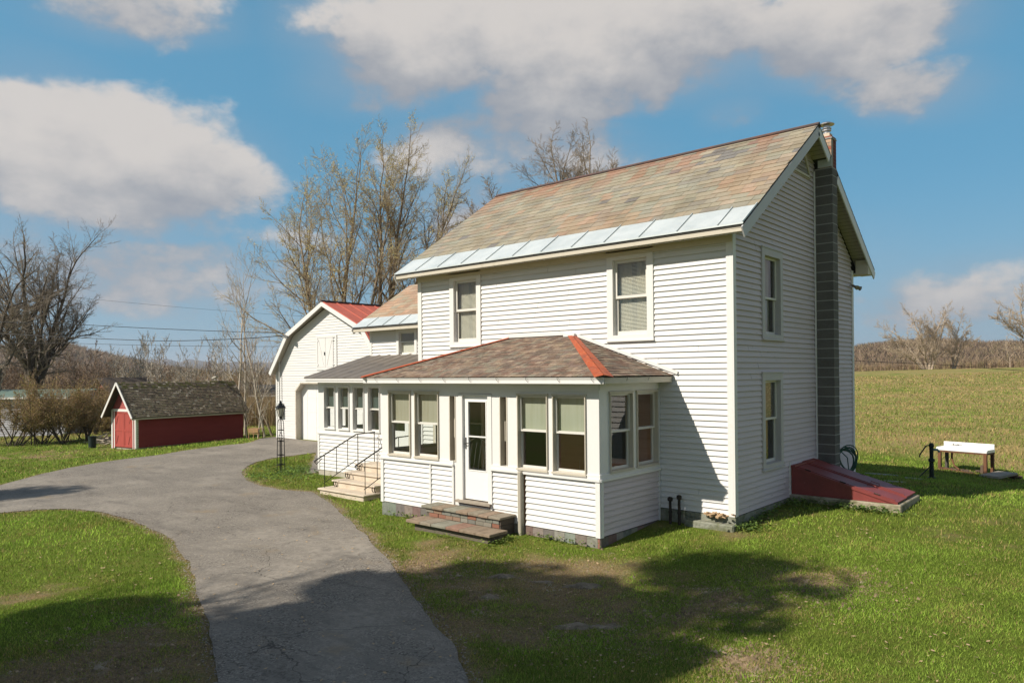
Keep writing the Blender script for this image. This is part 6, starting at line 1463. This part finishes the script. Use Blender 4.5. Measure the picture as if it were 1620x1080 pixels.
def wnoise(scale, detail, rough, st=(1,1,1), off=(0,0,0), dist=0):
    mp = N.new('ShaderNodeMapping'); mp.inputs['Scale'].default_value = st; mp.inputs['Location'].default_value = off; L.new(cb.outputs[0], mp.inputs[0])
    n = N.new('ShaderNodeTexNoise'); n.inputs['Scale'].default_value = scale; n.inputs['Detail'].default_value = detail; n.inputs['Roughness'].default_value = rough; n.inputs['Distortion'].default_value = dist; L.new(mp.outputs[0], n.inputs['Vector']); return n.outputs[0]
n_big = wnoise(5.5, 8, .52, (1, 1.7, 1)); n_soft = wnoise(3.2, 5, .5, (.8, 2.2, 1), (3, 1, 0)); n_det = wnoise(16, 8, .6, (1, 1.5, 1), (1, 5, 0))
def smooth(v, lo, hi):
    r = N.new('ShaderNodeMapRange'); r.interpolation_type = 'SMOOTHSTEP'; r.inputs['From Min'].default_value = lo; r.inputs['From Max'].default_value = hi; L.new(v, r.inputs['Value']); return r.outputs[0]
BLOB = [ # px, py, rx, ry, strength, brightness
 (150,255,235,112,1.15), (300,270,120,85,.9), (215,5,150,62,.9), (700,55,250,95,1.05), (980,60,330,110,1.15), (1330,45,190,75,1.05), (620,120,200,70,.75), (900,150,260,55,.8),
 (820,235,240,80,.80), (230,430,260,75,.72), (40,370,160,60,.7), (1150,175,70,35,.66), (1440,135,100,50,.68), (1500,470,170,60,.72), (1330,400,120,80,.5), (450,380,130,35,.55), (730,330,110,80,.74), (560,40,90,60,.7)]
tot = None; tot_top = None
def azel(px, py):
    r = ray(px, py); return math.atan2(-r[0], r[1]), math.asin(r[2]/np.linalg.norm(r))
for (px, py, rx, ry, s) in BLOB:
    a0, e0_ = azel(px, py); ra = rx/CF; re = ry/CF
    dx = math_('DIVIDE', math_('SUBTRACT', az, a0), ra); dy = math_('DIVIDE', math_('SUBTRACT', el, e0_), re)
    d2 = math_('ADD', math_('MULTIPLY', dx, dx), math_('MULTIPLY', dy, dy)); g = math_('MULTIPLY', math_('POWER', 2.718, math_('MULTIPLY', math_('POWER', d2, 1.4), -.8)), s)
    tw = math_('MULTIPLY', g, dy)
    tot = g if tot is None else math_('MAXIMUM', tot, g); tot_top = tw if tot_top is None else math_('ADD', tot_top, tw)
dens0 = math_('ADD', math_('MULTIPLY', tot, .95), math_('MULTIPLY', math_('SUBTRACT', n_big, .5), 1.5)); dens0 = math_('ADD', dens0, math_('MULTIPLY', math_('SUBTRACT', n_det, .5), .75))
away = smooth(math_('ABSOLUTE', math_('SUBTRACT', az, CYAW)), .75, 1.1)
gen = math_('MULTIPLY', away, math_('SUBTRACT', math_('MULTIPLY', n_soft, 2.2), .50)); dens0 = math_('ADD', dens0, gen)  # unseen cloud cover added outside the view to neutralise the ambient light
dens = smooth(dens0, .43, .77); thin = smooth(math_('ADD', math_('MULTIPLY', n_soft, .6), math_('MULTIPLY', tot, .5)), .34, .85)
shade = math_('ADD', math_('DIVIDE', tot_top, math_('ADD', tot, .25)), math_('ADD', math_('MULTIPLY', math_('SUBTRACT', n_big, .5), 2.4), math_('MULTIPLY', math_('SUBTRACT', n_det, .5), 1.6))); lit = smooth(math_('ADD', shade, math_('MULTIPLY', dens, .25)), -.65, .95)
def cmix(f, a, c, mode='MIX'):
    x = N.new('ShaderNodeMix'); x.data_type = 'RGBA'; x.blend_type = mode
    if isinstance(f, (int, float)): x.inputs[0].default_value = f
    else: L.new(f, x.inputs[0])
    for k, v in (('A', a), ('B', c)):
        if isinstance(v, tuple): x.inputs[k].default_value = (*v, 1)
        else: L.new(v, x.inputs[k])
    return x.outputs['Result']
SKYT = (.82, 1.18, 1.22)
skyc = cmix(1.0, sky.outputs[0], SKYT, 'MULTIPLY')
CS = 1.0
cloud = cmix(lit, (4.5*CS, 4.75*CS, 5.3*CS), (9.2*CS, 8.6*CS, 8.1*CS))
bandf = smooth(el, .95, .35); skyc = cmix(math_('MULTIPLY', bandf, .65), skyc, (1.6, 5.3, 8.3)); hz = smooth(el, .26, -.02); skyc = cmix(math_('MULTIPLY', hz, .7), skyc, (4.1, 6.0, 7.6)); c1 = cmix(math_('MULTIPLY', thin, .55), skyc, (4.4*CS, 5.2*CS, 6.2*CS)); cloud = cmix(math_('MULTIPLY', away, .8), cloud, (4.35, 3.95, 3.95)); c2 = cmix(math_('MULTIPLY', dens, .93), c1, cloud)  # the added unseen cloud is toned warm grey to take blue out of shade
L.new(c2, bg.inputs[0]); bg.inputs[1].default_value = .058
sd_ = bpy.data.lights.new("sun", 'SUN'); sd_.energy = 5.0; sd_.angle = R_(.6); sd_.color = (1, .92, .80); so = bpy.data.objects.new("sun", sd_); COL.objects.link(so)
so.rotation_euler = Vector(LD).to_track_quat('-Z', 'Y').to_euler()
vs_ = scene.view_settings; vs_.view_transform = 'Standard'; vs_.look = 'None'; vs_.gamma = 1; vs_.use_curve_mapping = False; vs_.exposure = .36
scene.cycles.max_bounces = 8; scene.cycles.transparent_max_bounces = 12; scene.cycles.diffuse_bounces = 4; scene.cycles.caustics_reflective = False; scene.cycles.caustics_refractive = False
# air: pale haze round the whole scene
hb = MB(); hb.box(-11000, 11000, -11000, 11000, -60, 150); hm = bpy.data.materials.new('haze_air'); hm.use_nodes = True; hn_ = hm.node_tree.nodes; hn_.remove(hn_['Principled BSDF'])
pv_ = hn_.new('ShaderNodeVolumePrincipled'); pv_.inputs['Color'].default_value = (.82,.88,1,1); pv_.inputs['Density'].default_value = .00018; pv_.inputs['Anisotropy'].default_value = .2
hm.node_tree.links.new(pv_.outputs[0], hn_['Material Output'].inputs['Volume']); hz_ = hb.build('haze', hm); kind(hz_, 'stuff')
